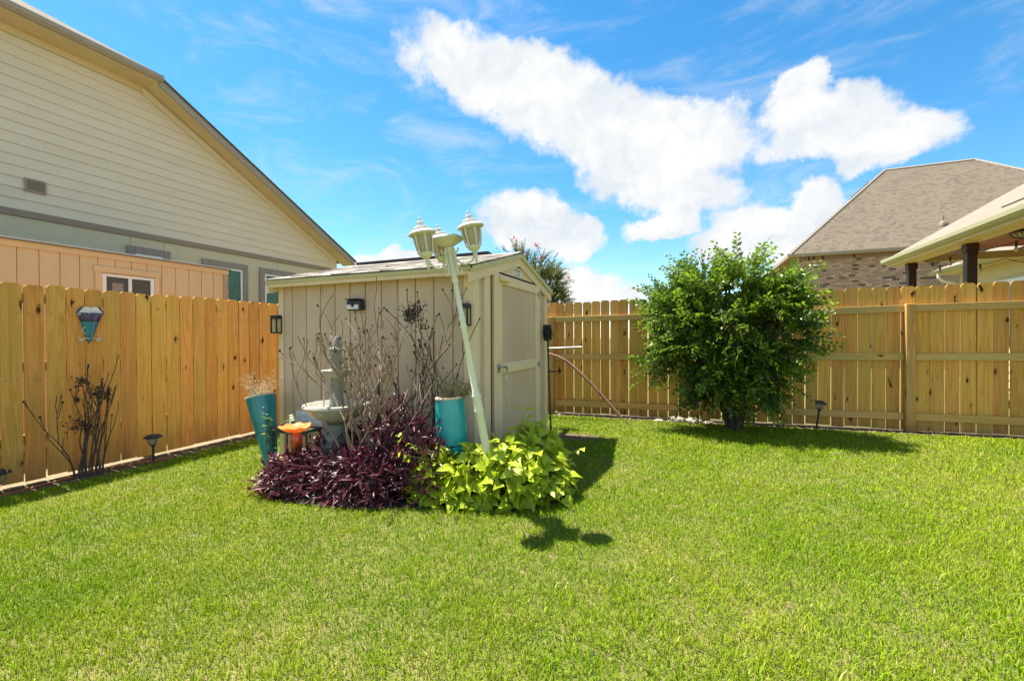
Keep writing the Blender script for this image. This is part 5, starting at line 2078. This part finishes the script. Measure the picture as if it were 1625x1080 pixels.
for mt in rest_mb:
    o = obj('brickwork', rest_mb[mt], mt, bh)
    o['kind'] = 'stuff'
me_s = {}
for mt in ('brick', 'brick_dark'):
    me = MB().box(-.029, .029, -.014, .014, -.0965, .0965, ch=.003).mesh('brick')
    me.materials.append(MT[mt])
    me_s[mt] = me
sm = {'brick': MB(), 'brick_dark': MB()}
x = 3.94
while x < 9.9:
    mt = 'brick_dark' if rng.random() < .16 else 'brick'
    sm[mt].box(x - .029, x + .029, BW - .016, BW + .014, 4.185, 4.375)
    x += .0762
for mt in sm:
    o = obj('soldier_course', sm[mt], mt, bh)
    o['kind'] = 'stuff'
obj('soffit', MB().box(3.50, 15.4, BY + .02, BW + .02, EZ - .022, EZ - .004), 'taupe', bh)
obj('gutter', MB().prism([(BY - .01, EZ - .09), (BY - .06, EZ - .05), (BY - .075, EZ + .03), (BY + .018, EZ + .03), (BY + .018, EZ - .09)], 'x', 3.50, 15.4), 'gutter_taupe', bh)
obj('gutter', MB().box(3.49, 3.58, BY + .02, 28.9, EZ - .09, EZ + .03), 'taupe', bh)
obj('soffit', MB().box(3.581, 3.91, BW + .03, 28.8, EZ - .05, EZ - .03), 'taupe', bh)
HS, HM_ = 4.43, .955
rz = EZ + HS * HM_
c0 = (3.52, BY - .03, EZ + .02)
roof_face('roof_front', [c0, (15.43, BY - .03, EZ + .02), (11.0, BY + HS, rz), (3.52 + HS, BY + HS, rz)], (1, 0, 0), 'roof_tan', bh)
roof_face('roof_side', [c0, (3.52 + HS, BY + HS, rz), (3.52, BY + 2 * HS, EZ + .02)], (0, 1, 0), 'roof_tan', bh)
roof_face('roof_side', [(15.43, BY - .03, EZ + .02), (15.43, BY + 2 * HS, EZ + .02), (11.0, BY + HS, rz)], (0, 1, 0), 'roof_tan', bh)
# hip and ridge caps
for (a, b) in ((c0, (3.52 + HS, BY + HS, rz)), ((3.52 + HS, BY + HS, rz), (11.0, BY + HS, rz)), ((11.0, BY + HS, rz), (15.43, BY - .03, EZ + .02))):
    a, b = Vector(a), Vector(b)
    n = 44
    mb = MB()
    for k in range(n):
        p, q = a.lerp(b, k / n), a.lerp(b, (k + .97) / n)
        mb.tube([p + Vector((0, 0, -.02)), q + Vector((0, 0, -.035))], [.075, .07], 6)
    obj('ridge_cap', mb, 'taupe' if a is c0 else 'roof_cap' if 'roof_cap' in MT else 'gutter_taupe', bh)
mb = MB().box(-.35, .35, -.3, .3, 0, .07)
obj('roof_vent', mb, 'taupe', bh, mw=Matrix.Translation((7.05, BY + HS - .15, EZ + .02 + 3.53 * HM_ - .005)) @ Matrix.Rotation(-math.atan(HM_), 4, 'Y'))
mb = MB()
pz = EZ + .02 + .95 * HM_
mb.tube([(8.55, BY + .95, pz - .1), (8.55, BY + .95, pz + .32)], .035, 8)
mb.lathe([(.12, pz - .05), (.10, pz + .06), (.04, pz + .12)], 10, Matrix.Translation((8.55, BY + .95, 0)))
obj('plumbing_vent', mb, 'taupe', bh)

# ------------------------------------------------------------------ patio house on the right
ph = thing('patio_house', 'cream sided house with a roofed patio on dark posts at the right', 'house', (6.0, 10, gz(6)))
GX_ = 3.62
YE = 11.05
PE = 2.735                                             # patio eave height
# roof rises away from the eave
roof_face('patio_roof', [(GX_ - .02, 4.6, PE + .02), (GX_ - .02, YE, PE + .02), (9.2, YE, PE + .02 + .62 * (9.2 - GX_)), (9.2, 4.6, PE + .02 + .62 * (9.2 - GX_))], (0, 1, 0), 'roof_pale', ph, .05)
obj('gutter', MB().prism([(GX_ + .02, 2.645), (GX_ - .04, 2.665), (GX_ - .075, 2.70), (GX_ - .08, 2.755), (GX_ - .06, 2.76), (GX_ + .02, 2.75)], 'y', 4.6, YE), 'patio_gutter', ph)
obj('fascia', MB().box(GX_ + .021, GX_ + .05, 4.6, YE - .01, 2.615, 2.74), 'patio_trim', ph)
obj('soffit', MB().box(GX_ + .051, GX_ + .20, 4.6, YE - .02, 2.635, 2.65), 'patio_trim', ph)
obj('beam', MB().box(GX_ + .201, GX_ + .36, 4.6, YE - .03, 2.625, 2.73, ch=.005), 'patio_trim', ph)
obj('rake_board', MB().prism([(GX_ + .03, 2.60), (6.0, 2.56 + .62 * (6.0 - GX_)), (6.0, 2.73 + .62 * (6.0 - GX_)), (GX_ + .03, 2.74)], 'y', YE - .03, YE), 'patio_trim', ph)
obj('end_beam', MB().box(GX_ + .41, 6.2, YE - .16, YE - .035, 2.66, 2.80, ch=.005), 'patio_trim', ph)
yy = 4.7
x = GX_ + .42
while x < 8.0:
    obj('ceiling_plank', MB().box(x + .002, x + .136, 4.7, YE - .17, 2.86, 2.872), 'patio_wood', ph)
    x += .14
for y in (8.78, 10.70):
    p_ = obj('post', MB().box(GX_ + .225, GX_ + .345, y - .06, y + .06, -.2, 2.50, ch=.006), 'post_brown', ph)
    obj('post_cap', MB().box(GX_ + .21, GX_ + .36, y - .075, y + .075, 2.50, 2.622, ch=.008), 'post_brown', p_)
# siding wall
WX = 6.0
obj('wall', MB().box(WX + .02, WX + 4, 4.6, 13.9, -.3, 2.74), 'patio_wall', ph)
for k in range(16):
    z0 = .15 + k * .165
    vs = [(WX + .019, 4.6, z0), (WX + .019, 13.9, z0), (WX + .019, 13.9, z0 + .175), (WX + .019, 4.6, z0 + .175),
          (WX - .012, 4.6, z0), (WX - .012, 13.9, z0), (WX + .006, 13.9, z0 + .175), (WX + .006, 4.6, z0 + .175)]
    obj('siding_plank', MB().add(vs, [(3, 2, 1, 0), (4, 5, 6, 7), (0, 1, 5, 4), (1, 2, 6, 5), (2, 3, 7, 6), (3, 0, 4, 7)]), 'patio_wall', ph)
w = obj('window', MB().box(WX - .02, WX - .013, 11.3, 12.4, 1.0, 2.28), 'dark_glass', ph)
for (a, b, c, d) in ((11.2, 11.3, .95, 2.38), (12.4, 12.5, .95, 2.38), (11.301, 12.399, 2.28, 2.38)):
    obj('frame', MB().box(WX - .05, WX - .013, a, b, c, d, ch=.004), 'vinyl_white', w)
# far eave with downspout beyond the patio
roof_face('house_roof', [(5.55, YE + .05, 2.83), (5.55, 14.15, 2.83), (9, 14.15, 2.83 + 1.5), (9, YE + .05, 2.83 + 1.5)], (0, 1, 0), 'roof_pale', ph, .05)
obj('house_gutter', MB().prism([(5.56, 2.72), (5.50, 2.74), (5.47, 2.80), (5.56, 2.81)], 'y', YE + .06, 14.15), 'patio_gutter', ph)
obj('house_soffit', MB().box(5.565, WX - .013, YE + .06, 14.1, 2.735, 2.75), 'patio_trim', ph)
obj('downspout', MB().tube([(5.54, 13.75, 2.73), (5.54, 13.75, 2.64), (5.62, 13.76, 2.56), (5.90, 13.8, 2.47), (5.95, 13.82, 2.40), (5.95, 13.82, .2)], .038, 8), 'vinyl_white', ph, smooth=True)
obj('roof_strip', MB().box(-.02, .02, -.75, .75, 0, .02), 'grey_trim', ph, mw=Matrix.Translation((GX_ + .42, 7.55, PE + .02 + .62 * .44 + .004)) @ Matrix.Rotation(-math.atan(.62), 4, 'Y'))

# string lights under the patio eave
sg = thing('string_lights', 'black cable of hanging bulbs strung under the patio eave', 'string lights', (4.3, 9, 2.5))
cab = [(4.10, 4.9), (4.12, 6.8), (4.35, 8.2), (4.10, 9.5), (4.06, 10.6), (4.6, 10.80), (5.3, 10.82), (5.9, 10.80)]
pts, bulbs = [], []
for (a, b) in zip(cab[:-1], cab[1:]):
    for t in np.linspace(0, 1, 9)[:-1]:
        pts.append((a[0] + (b[0] - a[0]) * t, a[1] + (b[1] - a[1]) * t, 2.64 - .09 * math.sin(math.pi * t)))
    L_ = math.dist(a, b)
    nB = max(1, int(L_ / .5))
    for q in range(nB):
        t = (q + .5) / nB
        bulbs.append((a[0] + (b[0] - a[0]) * t, a[1] + (b[1] - a[1]) * t, 2.64 - .09 * math.sin(math.pi * t)))
obj('cable', MB().tube(pts, .006, 5), 'black', sg)
for (x, y, z) in bulbs:
    s_ = obj('socket', MB().tube([(x, y, z), (x, y, z - .075)], .014, 8), 'black', sg)
    obj('bulb', MB().lathe([(.012, -.075), (.022, -.095), (.026, -.118), (.018, -.14), (.002, -.15)], 10, Matrix.Translation((x, y, z))), 'bulb', s_, smooth=True)
cl = thing('ceiling_lamp', 'caged dome lamp under the wooden patio ceiling', 'ceiling lamp', (4.55, 9.5, 2.70))
CM = Matrix.Translation((4.75, 9.3, 2.855))
obj('plate', MB().lathe([(.14, -.03), (.15, -.015), (.14, .0)], 20, CM), 'black', cl)
obj('dome', MB().lathe([(.12, -.031), (.115, -.06), (.08, -.09), (.03, -.105), (.002, -.108)], 20, CM), 'bulb', cl, smooth=True)
for q in range(6):
    a = math.pi * q / 6
    obj('cage_bar', MB().tube([CM @ Vector((r * math.cos(a), r * math.sin(a), z)) for r, z in ((-.135, -.03), (-.12, -.065), (-.08, -.097), (0, -.115), (.08, -.097), (.12, -.065), (.135, -.03))], .005, 5), 'black', cl)
